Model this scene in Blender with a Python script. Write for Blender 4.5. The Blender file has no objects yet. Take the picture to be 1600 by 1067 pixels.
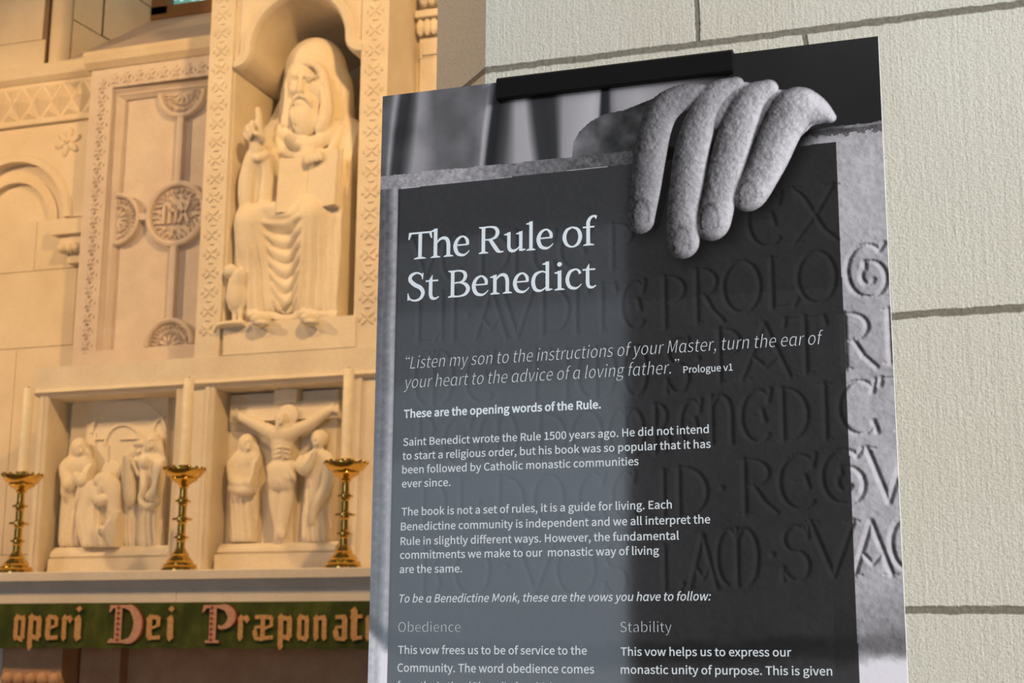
import bpy, bmesh, math, random
import numpy as np
from mathutils import Vector, Matrix
random.seed(4); RNG = np.random.RandomState(7)
SC = bpy.context.scene
COL = SC.collection

# ------------------------------------------------------------------ camera
FPX = 2379.6
YAW, PIT, ROL = [math.radians(a) for a in (108.937, 11.94, 0.384)]
EYE = np.array([0.0, 0.0, 1.4])
FW = np.array([math.cos(YAW)*math.cos(PIT), math.sin(YAW)*math.cos(PIT), math.sin(PIT)])
RT = np.array([math.sin(YAW), -math.cos(YAW), 0.0]); UP = np.cross(RT, FW)
RT, UP = math.cos(ROL)*RT + math.sin(ROL)*UP, -math.sin(ROL)*RT + math.cos(ROL)*UP
cam = bpy.data.cameras.new('camera'); camo = bpy.data.objects.new('camera', cam); COL.objects.link(camo)
cam.sensor_width = 36.0; cam.lens = FPX*36/1600; cam.clip_start = 0.05
camo.matrix_world = Matrix(((RT[0], UP[0], -FW[0], EYE[0]), (RT[1], UP[1], -FW[1], EYE[1]), (RT[2], UP[2], -FW[2], EYE[2]), (0, 0, 0, 1)))
cam.dof.use_dof = True; cam.dof.focus_distance = 1.72; cam.dof.aperture_fstop = 15.0
SC.camera = camo

# ------------------------------------------------------------------ light
SC.view_settings.view_transform = 'Standard'; SC.view_settings.look = 'None'
SC.view_settings.exposure = 0.0; SC.view_settings.gamma = 1.0
try: SC.view_settings.use_curve_mapping = False
except Exception: pass
W = bpy.data.worlds.new('dim_church'); SC.world = W; W.use_nodes = True
W.node_tree.nodes['Background'].inputs[0].default_value = (0.80, 0.76, 0.72, 1)
W.node_tree.nodes['Background'].inputs[1].default_value = 0.09

def area_light(name, loc, target, sx, sy, power, col, spread=math.pi):
    l = bpy.data.lights.new(name, 'AREA'); l.shape = 'RECTANGLE'; l.size = sx; l.size_y = sy
    l.energy = power; l.color = col; l.spread = spread
    o = bpy.data.objects.new(name, l); COL.objects.link(o); o.location = loc
    o.rotation_euler = (Vector(target)-Vector(loc)).to_track_quat('-Z', 'Z').to_euler()
    return o
def spot_light(name, loc, target, power, col, ang, blend=0.6, rad=0.08):
    l = bpy.data.lights.new(name, 'SPOT'); l.energy = power; l.color = col
    l.spot_size = math.radians(ang); l.spot_blend = blend; l.shadow_soft_size = rad
    o = bpy.data.objects.new(name, l); COL.objects.link(o); o.location = loc
    o.rotation_euler = (Vector(target)-Vector(loc)).to_track_quat('-Z', 'Z').to_euler()
    return o
# daylight of the nave windows, behind and to the right of the viewer
area_light('nave_window_daylight', (6.2, -1.6, 4.2), (-0.2, 2.0, 1.9), 2.2, 3.6, 900, (1.0, 0.985, 0.955))
for z0_, z1_, lum in ((0.0, 2.7, 1.05), (2.7, 3.2, 0.74), (3.2, 3.7, 0.48), (3.7, 4.2, 0.28), (4.2, 6.0, 0.10)):      # unseen lights added for the board's reflection, stepped dimmer to fade it upward
    area_light('board_reflection_light', (-3.75, -6.0, (z0_+z1_)/2), (-3.75, 0.0, (z0_+z1_)/2), 2.7, z1_-z0_, 9.6*2.7*(z1_-z0_)*lum, (0.72, 0.86, 1.0))
# tungsten lamps of the sanctuary, high in front of the reredos, then added fills
WARM = (1.0, 0.58, 0.215)
spot_light('sanctuary_lamp_right', (-0.95, 3.4, 5.0), (-3.4, 6.1, 3.2), 400, WARM, 66, 0.6, 0.10)
spot_light('sanctuary_lamp_left', (-6.7, 3.3, 4.7), (-4.4, 6.3, 2.9), 400, (1.0, 0.61, 0.27), 74, 0.7, 0.12)
area_light('altar_fill_light', (-3.7, 2.6, 5.6), (-3.8, 6.0, 2.2), 0.3, 0.3, 34, (1.0, 0.66, 0.36))  # added front fill for the altar, not a known lamp
spot_light('splay_fill_spot', (-3.6, 2.2, 4.2), (-0.95, 2.2, 2.75), 230, (1.0, 0.62, 0.32), 40, 0.5, 0.15)  # added spot that only warms the pier's splayed side

# ------------------------------------------------------------------ surveying helpers
def ray(x, y): return RT*(x-800)/FPX - UP*(y-533.5)/FPX + FW
def at(x, y, Y):
    """the point of the upright plane at distance Y seen at a measured place"""
    d = ray(x, y); return EYE + d*(Y/d[1])
def ax(x, y, Y): return float(at(x, y, Y)[0])
def az(x, y, Y): return float(at(x, y, Y)[2])

# ------------------------------------------------------------------ materials
def srgb(r, g=None, b=None):
    if g is None: g = b = r
    f = lambda c: c/12.92 if c <= 0.04045 else ((c+0.055)/1.055)**2.4
    return (f(r), f(g), f(b), 1.0)
class NT:
    def __init__(s, name):
        s.m = bpy.data.materials.new(name); s.m.use_nodes = True; s.t = s.m.node_tree
        s.b = s.t.nodes['Principled BSDF']
    def n(s, typ, **kw):
        nd = s.t.nodes.new(typ)
        for k, v in kw.items():
            if k.startswith('i_'): nd.inputs[k[2:].replace('_', ' ')].default_value = v
            else: setattr(nd, k, v)
        return nd
    def l(s, a, b): s.t.links.new(a, b)
    def val(s, x, sock):
        if isinstance(x, (int, float)): sock.default_value = x
        else: s.l(x, sock)
    def math(s, op, a, b=0.0, c=None):
        nd = s.n('ShaderNodeMath', operation=op); s.val(a, nd.inputs[0]); s.val(b, nd.inputs[1])
        if c is not None: s.val(c, nd.inputs[2])
        return nd.outputs[0]
    def pos(s, scale=(1, 1, 1)):
        g = s.n('ShaderNodeNewGeometry'); m = s.n('ShaderNodeMapping'); m.inputs['Scale'].default_value = scale
        s.l(g.outputs['Position'], m.inputs['Vector']); return m.outputs[0]
    def noise(s, vec, scale, detail=4.0, rough=0.55):
        nd = s.n('ShaderNodeTexNoise'); nd.inputs['Scale'].default_value = scale
        nd.inputs['Detail'].default_value = detail; nd.inputs['Roughness'].default_value = rough
        s.l(vec, nd.inputs['Vector']); return nd.outputs[0]
    def ramp(s, fac, stops):
        nd = s.n('ShaderNodeValToRGB'); e = nd.color_ramp.elements
        e[0].position, e[0].color = stops[0]; e[1].position, e[1].color = stops[-1]
        for p, c in stops[1:-1]:
            k = e.new(p); k.color = c
        s.l(fac, nd.inputs[0]); return nd.outputs[0]
    def mix(s, fac, a, b, mode='MIX'):
        nd = s.n('ShaderNodeMix', data_type='RGBA', blend_type=mode)
        s.val(fac, nd.inputs[0])
        for v, k in ((a, 6), (b, 7)):
            if isinstance(v, tuple): nd.inputs[k].default_value = v
            else: s.l(v, nd.inputs[k])
        return nd.outputs[2]
    def bump(s, h, strength, dist, base=None):
        nd = s.n('ShaderNodeBump'); nd.inputs['Strength'].default_value = strength; nd.inputs['Distance'].default_value = dist
        s.l(h, nd.inputs['Height'])
        if base is not None: s.l(base, nd.inputs['Normal'])
        return nd.outputs[0]
    def out(s, color=None, rough=None, metal=None, normal=None, spec=None):
        B = s.b.inputs
        if color is not None: s.val(color, B['Base Color']) if not isinstance(color, tuple) else setattr(B['Base Color'], 'default_value', color)
        if rough is not None: s.val(rough, B['Roughness'])
        if metal is not None: B['Metallic'].default_value = metal
        if spec is not None: B['Specular IOR Level'].default_value = spec
        if normal is not None: s.l(normal, B['Normal'])
        return s.m
def stone(name, c0, c1, bump=0.25, sc=6.0):
    k = NT(name); p = k.pos()
    n1 = k.noise(p, sc, 5); n2 = k.noise(p, 90.0, 3)
    col = k.ramp(n1, [(0.3, c0), (0.7, c1)])
    col = k.mix(0.12, col, k.ramp(n2, [(0.3, srgb(0.55, 0.48, 0.4)), (0.7, srgb(0.98, 0.95, 0.9))]), 'MULTIPLY')
    return k.out(col, 0.85, normal=k.bump(n2, bump, 0.004), spec=0.2)
M = {}
M['carved'] = stone('carved_limestone', srgb(0.88, 0.84, 0.78), srgb(0.93, 0.90, 0.84), 0.15)
M['statue'] = stone('statue_stone', srgb(0.92, 0.88, 0.81), srgb(0.95, 0.92, 0.86), 0.1)
M['wing'] = stone('light_tinted_limestone', srgb(0.83, 0.78, 0.75), srgb(0.88, 0.84, 0.80), 0.15)  # pinkish cast of the mixed light put into the base colour
M['block'] = stone('wall_limestone', srgb(0.86, 0.80, 0.70), srgb(0.93, 0.88, 0.80), 0.25, 3.0)
M['joint'] = stone('joint_mortar', srgb(0.50, 0.42, 0.36), srgb(0.58, 0.50, 0.42), 0.3)
M['sill'] = stone('sill_stone', srgb(0.80, 0.73, 0.69), srgb(0.85, 0.78, 0.74), 0.2)
M['altar'] = stone('altar_marble', srgb(0.88, 0.85, 0.82), srgb(0.93, 0.90, 0.87), 0.05)
M['dark_altar'] = stone('brown_marble', srgb(0.72, 0.57, 0.46), srgb(0.82, 0.68, 0.56), 0.05)
M['floor'] = stone('floor_stone', srgb(0.5, 0.47, 0.43), srgb(0.58, 0.55, 0.5), 0.1)

def simple(name, col, rough=0.5, metal=0.0, spec=0.5, nscale=30.0, var=0.06):
    k = NT(name); p = k.pos(); n = k.noise(p, nscale, 4)
    a = tuple(c*(1-var) for c in col[:3])+(1,); b = tuple(min(1, c*(1+var)) for c in col[:3])+(1,)
    return k.out(k.ramp(n, [(0.3, a), (0.7, b)]), rough, metal, spec=spec)
M['brass'] = simple('polished_brass', (0.70, 0.45, 0.11, 1), 0.15, 1.0)
M['wax'] = simple('candle_wax', srgb(0.97, 0.93, 0.84), 0.45)
M['wax'].node_tree.nodes['Principled BSDF'].inputs['Subsurface Weight'].default_value = 0.0
M['black'] = simple('black_plastic', srgb(0.05, 0.05, 0.052), 0.6, spec=0.2)
M['white_edge'] = simple('foam_board_edge', srgb(0.93, 0.94, 0.96), 0.6)
M['ink'] = simple('white_print', srgb(0.90, 0.94, 0.98), 0.35, spec=0.4, var=0.0)
M['ink_soft'] = simple('pale_print', srgb(0.86, 0.89, 0.92), 0.35, spec=0.4, var=0.0)
M['letter'] = simple('gold_applique', srgb(0.78, 0.60, 0.40), 0.8, nscale=120, var=0.25)
M['letter_pink'] = simple('pink_applique', srgb(0.78, 0.60, 0.52), 0.8, nscale=120, var=0.2)
M['letter_red'] = simple('red_embroidery', srgb(0.60, 0.22, 0.16), 0.8)
M['wood'] = simple('window_wood', srgb(0.50, 0.36, 0.22), 0.6)
def m_green():
    k = NT('green_damask'); p = k.pos((1, 1, 0.6)); n = k.noise(p, 14, 5, 0.6); w = k.noise(p, 420, 2)
    c = k.ramp(n, [(0.38, srgb(0.20, 0.25, 0.09)), (0.5, srgb(0.24, 0.29, 0.11)), (0.62, srgb(0.30, 0.34, 0.15))])
    return k.out(c, 0.75, normal=k.bump(w, 0.3, 0.002), spec=0.25)
M['green'] = m_green()
def m_glass():
    k = NT('daylit_window_glass'); p = k.pos(); v = k.n('ShaderNodeTexVoronoi'); v.inputs['Scale'].default_value = 26
    k.l(p, v.inputs['Vector'])
    c = k.ramp(v.outputs['Distance'], [(0.1, srgb(0.85, 0.97, 0.95)), (0.5, srgb(0.35, 0.55, 0.5))])
    k.l(c, k.b.inputs['Emission Color']); k.b.inputs['Emission Strength'].default_value = 1.2
    return k.out(srgb(0.2, 0.3, 0.3), 0.2)
M['glass'] = m_glass()
def m_print():
    k = NT('photo_print'); a = k.n('ShaderNodeAttribute', attribute_name='print')
    return k.out(a.outputs['Color'], 0.05, spec=0.5)
M['print'] = m_print()

# ------------------------------------------------------------------ mesh helpers
def props(o, label=None, cat=None, group=None, kind=None):
    for k, v in (('label', label), ('category', cat), ('group', group), ('kind', kind)):
        if v: o[k] = v
    return o
def empty(name, loc, label, cat, group=None):
    o = bpy.data.objects.new(name, None); COL.objects.link(o); o.location = loc; o.empty_display_size = 0.05
    return props(o, label, cat, group)
def link(name, me, mat, parent=None):
    o = bpy.data.objects.new(name, me); COL.objects.link(o)
    for m in (mat if isinstance(mat, (list, tuple)) else [mat]): me.materials.append(m)
    if parent is not None:
        o.parent = parent
        if parent.type == 'EMPTY': o.matrix_parent_inverse = Matrix.Translation(parent.location).inverted()
    return o
def obj(name, bm, mat, parent=None, smooth=False, bevel=0.0):
    if bevel:
        bmesh.ops.bevel(bm, geom=[e for e in bm.edges if e.is_manifold and e.calc_face_angle(0) > 0.6], offset=bevel, segments=2, affect='EDGES', profile=0.6)
    me = bpy.data.meshes.new(name); bm.to_mesh(me); bm.free()
    if smooth:
        me.shade_smooth()
        try: me.set_sharp_from_angle(angle=math.radians(40))
        except Exception: pass
    return link(name, me, mat, parent)
def BM(): return bmesh.new()
def box(bm, x0, x1, y0, y1, z0, z1, mi=0):
    v = [bm.verts.new(p) for p in ((x0, y0, z0), (x1, y0, z0), (x1, y1, z0), (x0, y1, z0), (x0, y0, z1), (x1, y0, z1), (x1, y1, z1), (x0, y1, z1))]
    for f in ((0, 3, 2, 1), (4, 5, 6, 7), (0, 1, 5, 4), (1, 2, 6, 5), (2, 3, 7, 6), (3, 0, 4, 7)):
        bm.faces.new([v[i] for i in f]).material_index = mi
def prism(bm, pts, y0, y1, mi=0):
    """outline in x,z (counter-clockwise seen from the front), extruded from y0 (front) to y1"""
    a = [bm.verts.new((x, y0, z)) for x, z in pts]; b = [bm.verts.new((x, y1, z)) for x, z in pts]
    n = len(pts); bm.faces.new(a).material_index = mi; bm.faces.new(b[::-1]).material_index = mi
    for i in range(n): bm.faces.new((a[i], b[i], b[(i+1) % n], a[(i+1) % n])).material_index = mi
def ringbar(bm, path, prof, closed=False):
    """sweep a profile [(out, y)] along an x,z path; 'out' is measured along the left normal"""
    n = len(path); rows = []
    for i in range(n):
        p0 = path[(i-1) % n] if (closed or i > 0) else path[i]; p1 = path[(i+1) % n] if (closed or i < n-1) else path[i]
        t = np.array(p1)-np.array(p0); t = t/np.linalg.norm(t); nn = np.array([-t[1], t[0]])
        sc = 1.0
        if (closed or 0 < i < n-1):
            ta = np.array(path[i])-np.array(p0); ta = ta/max(1e-9, np.linalg.norm(ta)); sc = 1/max(0.5, float(np.dot(np.array([-ta[1], ta[0]]), nn)))
        rows.append([bm.verts.new((path[i][0]+nn[0]*o*sc, y, path[i][1]+nn[1]*o*sc)) for o, y in prof])
    m = len(prof)
    for i in range(n if closed else n-1):
        a, b = rows[i], rows[(i+1) % n]
        for j in range(m): bm.faces.new((a[j], a[(j+1) % m], b[(j+1) % m], b[j]))
    if not closed:
        bm.faces.new(rows[0][::-1]); bm.faces.new(rows[-1])
    bmesh.ops.recalc_face_normals(bm, faces=bm.faces)
def lathe(bm, prof, seg=40, cx=0, cy=0, lobes=0, amp=0.0):
    rows = []
    for r, z in prof:
        rows.append([bm.verts.new((cx+r*math.cos(2*math.pi*i/seg), cy+r*math.sin(2*math.pi*i/seg), z)) for i in range(seg)])
    for a, b in zip(rows, rows[1:]):
        for i in range(seg): bm.faces.new((a[i], a[(i+1) % seg], b[(i+1) % seg], b[i]))
    bm.faces.new(rows[0][::-1]); bm.faces.new(rows[-1])
def arc(cx, cz, r, a0, a1, n): return [(cx+r*math.cos(math.radians(a0+(a1-a0)*i/n)), cz+r*math.sin(math.radians(a0+(a1-a0)*i/n))) for i in range(n+1)]
def pyramid(bm, cx, cz, hx, hz, y, d):
    a = [bm.verts.new(p) for p in ((cx-hx, y, cz), (cx, y, cz-hz), (cx+hx, y, cz), (cx, y, cz+hz))]; t = bm.verts.new((cx, y-d, cz))
    for i in range(4): bm.faces.new((a[i], a[(i+1) % 4], t))

# ------------------------------------------------------------------ sculpting: distance fields meshed by surface nets
class Sculpt:
    def __init__(s, lo, hi, h):
        s.lo = np.array(lo, float); s.h = h
        s.n = np.ceil((np.array(hi)-s.lo)/h).astype(int)+1
        s.f = np.full(s.n, 0.4, np.float32)
    def sub(s, lo, hi, pad):
        a = np.maximum(0, np.floor((np.array(lo)-pad-s.lo)/s.h).astype(int)); b = np.minimum(s.n, np.ceil((np.array(hi)+pad-s.lo)/s.h).astype(int)+1)
        if np.any(b <= a): return None, None
        sl = tuple(slice(i, j) for i, j in zip(a, b))
        g = np.meshgrid(*[(np.arange(i, j)*s.h+o).astype(np.float32) for i, j, o in zip(a, b, s.lo)], indexing='ij')
        return sl, g
    def blend(s, sl, d, k, cut=False):
        f = s.f[sl]
        if cut:
            hh = np.maximum(k-np.abs(-d-f), 0)/k if k else 0
            s.f[sl] = np.maximum(f, -d)+(hh*hh*k/4 if k else 0)
        else:
            hh = np.maximum(k-np.abs(d-f), 0)/k if k else 0
            s.f[sl] = np.minimum(f, d)-(hh*hh*k/4 if k else 0)
    def cap(s, p, q, r0, r1, k=0.01, cut=False):
        p = np.array(p, float); q = np.array(q, float); R = max(r0, r1)
        sl, g = s.sub(np.minimum(p, q)-R, np.maximum(p, q)+R, k+3*s.h)
        if sl is None: return
        d = q-p; L = float(d@d)+1e-12
        t = np.clip(((g[0]-p[0])*d[0]+(g[1]-p[1])*d[1]+(g[2]-p[2])*d[2])/L, 0, 1)
        dist = np.sqrt((g[0]-p[0]-t*d[0])**2+(g[1]-p[1]-t*d[1])**2+(g[2]-p[2]-t*d[2])**2)-(r0+(r1-r0)*t)
        s.blend(sl, dist, k, cut)
    def tube(s, pts, r, k=0.008, cut=False):
        r = r if hasattr(r, '__len__') else [r]*len(pts)
        for i in range(len(pts)-1): s.cap(pts[i], pts[i+1], r[i], r[i+1], k, cut)
    def ell(s, c, rad, k=0.01, rot=None, cut=False):
        c = np.array(c, float); rad = np.array(rad, float); R = rad.max() if rot is not None else rad
        sl, g = s.sub(c-R, c+R, k+3*s.h)
        if sl is None: return
        v = [g[i]-c[i] for i in range(3)]
        if rot is not None:
            m = np.array(rot); v = [m[0, i]*v[0]+m[1, i]*v[1]+m[2, i]*v[2] for i in range(3)]
        k0 = np.sqrt(sum((v[i]/rad[i])**2 for i in range(3))); k1 = np.sqrt(sum((v[i]/rad[i]**2)**2 for i in range(3)))+1e-9
        s.blend(sl, (k0*(k0-1)/k1).astype(np.float32), k, cut)
    def box(s, c, half, rnd=0.005, k=0.006, rot=None, cut=False):
        c = np.array(c, float); half = np.array(half, float); R = np.linalg.norm(half) if rot is not None else half
        sl, g = s.sub(c-R, c+R, k+3*s.h)
        if sl is None: return
        v = [g[i]-c[i] for i in range(3)]
        if rot is not None:
            m = np.array(rot); v = [m[0, i]*v[0]+m[1, i]*v[1]+m[2, i]*v[2] for i in range(3)]
        qv = [np.abs(v[i])-(half[i]-rnd) for i in range(3)]
        d = np.sqrt(sum(np.maximum(a, 0)**2 for a in qv))+np.minimum(np.maximum(np.maximum(qv[0], qv[1]), qv[2]), 0)-rnd
        s.blend(sl, d, k, cut)
    def warp(s, lo, hi, fn):
        """press folds into the surface: fn(x, y, z) is added to the distance"""
        sl, g = s.sub(lo, hi, 0)
        if sl is not None: s.f[sl] += fn(*g).astype(np.float32)
    def mesh(s, name):
        f = s.f; f[0], f[-1], f[:, 0], f[:, -1], f[:, :, 0], f[:, :, -1] = 0.1, 0.1, 0.1, 0.1, 0.1, 0.1
        ins = f < 0; c = np.zeros(np.array(f.shape)-1, np.int8)
        for dx in (0, 1):
            for dy in (0, 1):
                for dz in (0, 1): c += ins[dx:f.shape[0]-1+dx, dy:f.shape[1]-1+dy, dz:f.shape[2]-1+dz]
        idx = np.argwhere((c > 0) & (c < 8)); ids = np.full(c.shape, -1, np.int64); ids[tuple(idx.T)] = np.arange(len(idx))
        acc = np.zeros((len(idx), 3)); cnt = np.zeros(len(idx))
        crn = [(a, b, d) for a in (0, 1) for b in (0, 1) for d in (0, 1)]
        for a in range(8):
            for b in range(a+1, 8):
                df = np.abs(np.array(crn[a])-np.array(crn[b]))
                if df.sum() != 1: continue
                fa = f[tuple((idx+crn[a]).T)]; fb = f[tuple((idx+crn[b]).T)]
                m = (fa < 0) != (fb < 0); t = np.where(m, fa/np.where(m, fa-fb, 1), 0)
                pt = np.array(crn[a])+t[:, None]*(np.array(crn[b])-np.array(crn[a]))
                acc += pt*m[:, None]; cnt += m
        V = s.lo+(idx+acc/cnt[:, None])*s.h; Q = []
        for ax_ in range(3):
            o = [i for i in range(3) if i != ax_]
            sa = [slice(None)]*3; sb = [slice(None)]*3; sa[ax_] = slice(0, -1); sb[ax_] = slice(1, None)
            A, B = ins[tuple(sa)], ins[tuple(sb)]; e = np.argwhere(A != B)
            e = e[(e[:, o[0]] > 0) & (e[:, o[1]] > 0) & (e[:, o[0]] < f.shape[o[0]]-1) & (e[:, o[1]] < f.shape[o[1]]-1)]
            def cid(d0, d1):
                k = e.copy(); k[:, o[0]] += d0; k[:, o[1]] += d1; return ids[tuple(k.T)]
            q = np.stack([cid(-1, -1), cid(0, -1), cid(0, 0), cid(-1, 0)], 1)
            fl = A[tuple(e.T)]
            if ax_ == 1: fl = ~fl
            q[~fl] = q[~fl][:, ::-1]; Q.append(q)
        Q = np.concatenate(Q); Q = Q[(Q >= 0).all(1)]
        me = bpy.data.meshes.new(name)
        me.vertices.add(len(V)); me.vertices.foreach_set('co', V.ravel())
        me.loops.add(len(Q)*4); me.loops.foreach_set('vertex_index', Q.ravel().astype(np.int32))
        me.polygons.add(len(Q)); me.polygons.foreach_set('loop_start', (np.arange(len(Q))*4).astype(np.int32))
        me.update(calc_edges=True); me.validate(); me.shade_smooth()
        return me
def rotm(rx=0, ry=0, rz=0): return np.array(Matrix.Rotation(rz, 3, 'Z') @ Matrix.Rotation(ry, 3, 'Y') @ Matrix.Rotation(rx, 3, 'X'))

# ------------------------------------------------------------------ pen strokes for lettering (2-D polygons)
def spline(pts, m=8):
    P_ = [np.array(p, float) for p in pts]; P_ = [2*P_[0]-P_[1]]+P_+[2*P_[-1]-P_[-2]]; out = []
    for i in range(1, len(P_)-2):
        a, b, c, d = P_[i-1:i+3]
        for j in range(m):
            t = j/m; out.append(0.5*((2*b)+(-a+c)*t+(2*a-5*b+4*c-d)*t*t+(-a+3*b-3*c+d)*t**3))
    out.append(P_[-2]); return out
def stroke_quads(pts, m=8):
    s_ = spline(pts, m); L, R = [], []
    for i, p in enumerate(s_):
        a = s_[max(0, i-1)][:2]; b = s_[min(len(s_)-1, i+1)][:2]; t = b-a; t = t/(np.linalg.norm(t)+1e-9); n = np.array([-t[1], t[0]])*p[2]/2
        L.append(p[:2]+n); R.append(p[:2]-n)
    return [[R[i], R[i+1], L[i+1], L[i]] for i in range(len(s_)-1)]
def foot(x0, x1, a, b, y=0, up=1, th=3.2): return [(x0, y), (x1, y), (x1, y+up*th), (b, y+up*8), (a, y+up*8), (x0, y+up*th)]

# ================================================================== THE SETTING
YB = 1.6175          # face of the board
YW = 2.05            # face of the stone pier behind it
YT = 6.0             # front of the carved reredos
YWING = 6.345        # its side wings
YBACK = 6.50         # sanctuary wall
ZF = 0.75            # sanctuary floor, raised on steps

bm = BM(); box(bm, -12, 6, -8, 12, -0.2, 0.0)
props(obj('floor', bm, M['floor']), kind='structure')
bm = BM()
for i in range(5): box(bm, -9, -0.2, 3.4+0.32*i, 9, -0.01+0.15*i, 0.15*(i+1)+0.0)
props(obj('floor_sanctuary', bm, M['floor']), kind='structure')

# stone pier: front face and splayed left side; courses of big tooled blocks
XC = ax(758.8, 60, YW)
JZ = [az(779, 108, YW), az(1397, 494, YW), az(1500, 953, YW)]
step_ = JZ[0]-JZ[1]; JZ = [JZ[0]+0.42*2, JZ[0]+0.42]+JZ+[JZ[2]-0.42*i for i in (1, 2, 3)]
def m_pier():
    k = NT('tooled_pale_stone')
    g = k.n('ShaderNodeNewGeometry'); sx = k.n('ShaderNodeSeparateXYZ'); k.l(g.outputs['Position'], sx.inputs[0])
    X, Y_, Z = sx.outputs
    p = k.pos(); pv = k.pos((1.0, 1.0, 0.05))
    wob = k.noise(k.pos((1, 1, 1)), 46, 5, 0.65); wob2 = k.noise(p, 9, 2)
    zz = k.math('ADD', Z, k.math('ADD', k.math('MULTIPLY', k.math('SUBTRACT', wob, 0.5), 0.007), k.math('MULTIPLY', k.math('SUBTRACT', wob2, 0.5), 0.004)))
    xx = k.math('ADD', X, k.math('MULTIPLY', k.math('SUBTRACT', wob, 0.5), 0.008))
    mask = None
    def smooth(dist, w):
        nd = k.n('ShaderNodeMapRange'); nd.inputs['From Min'].default_value = w-0.0012; nd.inputs['From Max'].default_value = w+0.0012
        nd.inputs['To Min'].default_value = 1; nd.inputs['To Max'].default_value = 0; k.l(dist, nd.inputs['Value']); return nd.outputs[0]
    for z in JZ:
        d = smooth(k.math('ABSOLUTE', k.math('SUBTRACT', zz, z)), 0.0050)
        mask = d if mask is None else k.math('MAXIMUM', mask, d)
    fr = k.math('LESS_THAN', Y_, YW+0.003)
    vj = []
    for n, z in enumerate(JZ):
        vj.append((ax(1089, 30, YW)+0.0+(n % 2)*0.36-0.72*0, z, z+0.42))
    vj = [(ax(1089, 30, YW), JZ[2], JZ[1]), (ax(1257, 66, YW), JZ[3], JZ[2]), (ax(1089, 30, YW)+0.72, JZ[2], JZ[1]), (ax(1257, 66, YW)+0.75, JZ[3], JZ[2]),
          (ax(1089, 30, YW)-0.05, JZ[4], JZ[3]), (ax(1089, 30, YW)+0.62, JZ[4], JZ[3]), (ax(1257, 66, YW)-0.06, JZ[5], JZ[4]), (ax(1257, 66, YW)+0.75, JZ[5], JZ[4])]
    for x, z0, z1 in vj:
        d = smooth(k.math('ABSOLUTE', k.math('SUBTRACT', xx, x)), 0.0036)
        d = k.math('MULTIPLY', d, k.math('MULTIPLY', k.math('GREATER_THAN', Z, z0), k.math('LESS_THAN', Z, z1)))
        mask = k.math('MAXIMUM', mask, k.math('MULTIPLY', d, fr))
    big = k.noise(p, 2.2, 3); spk = k.noise(p, 260, 2)
    base = k.ramp(big, [(0.3, srgb(0.825, 0.805, 0.755)), (0.5, srgb(0.84, 0.828, 0.785)), (0.7, srgb(0.855, 0.85, 0.815))])
    base = k.mix(0.25, base, k.ramp(spk, [(0.35, srgb(0.72, 0.68, 0.60)), (0.6, srgb(1, 1, 1))]), 'MULTIPLY')
    mort = k.ramp(k.noise(p, 180, 3), [(0.3, srgb(0.44, 0.42, 0.38)), (0.7, srgb(0.56, 0.54, 0.49))])
    col = k.mix(mask, base, mort)
    comb = k.noise(pv, 210, 2, 0.5); grain = k.noise(p, 330, 4, 0.6); dent = k.noise(p, 90, 3, 0.6)
    h = k.math('ADD', k.math('MULTIPLY', comb, 0.5), k.math('MULTIPLY', grain, 0.9))
    h = k.math('ADD', h, k.math('MULTIPLY', dent, 0.6))
    h = k.math('MULTIPLY', h, k.math('SUBTRACT', 1.0, k.math('MULTIPLY', mask, 0.6)))
    h = k.math('SUBTRACT', h, k.math('MULTIPLY', mask, 0.9))
    return k.out(col, 0.9, normal=k.bump(h, 0.55, 0.0024), spec=0.15)
M['pier'] = m_pier()
# splayed return: 45 degrees, as far as it is seen
sl = (ray(683, 60)[0]/ray(683, 60)[1]); dx, dy = -0.70, 0.714
tt = (sl*YW-XC)/(dx-sl*dy); XE, YE = XC+dx*tt, YW+dy*tt
bm = BM()
pl = [(XC, YW), (2.6, YW), (2.6, YE+0.5), (XE, YE+0.5), (XE, YE)]
a = [bm.verts.new((x, y, 0)) for x, y in pl]; b = [bm.verts.new((x, y, 5.2)) for x, y in pl]
bm.faces.new(a[::-1]); bm.faces.new(b)
for i in range(5): bm.faces.new((a[i], a[(i+1) % 5], b[(i+1) % 5], b[i]))
props(obj('wall_right', bm, M['pier'], bevel=0.002), kind='structure')

# ================================================================== THE BOARD
B0 = at(598, 150, YB); BX0 = float(B0[0]); BZ0 = az(985, 103.5, YB); BW, BH = 594.0, 841.0
def bd(x, y):
    p = at(x, y, YB); return ((p[0]-BX0)*1000, (BZ0-p[2])*1000)
def bds(L): return [bd(*p) for p in L]
board = empty('information_board', (BX0+0.297, YB, BZ0-0.841), 'dark printed information board with a pale stone hand and white lettering, before the pale pier', 'sign')
bm = BM(); box(bm, BX0, BX0+0.594, YB+0.0004, YB+0.0054, BZ0-0.841, BZ0)
obj('foam_panel', bm, M['white_edge'], board)

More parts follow.
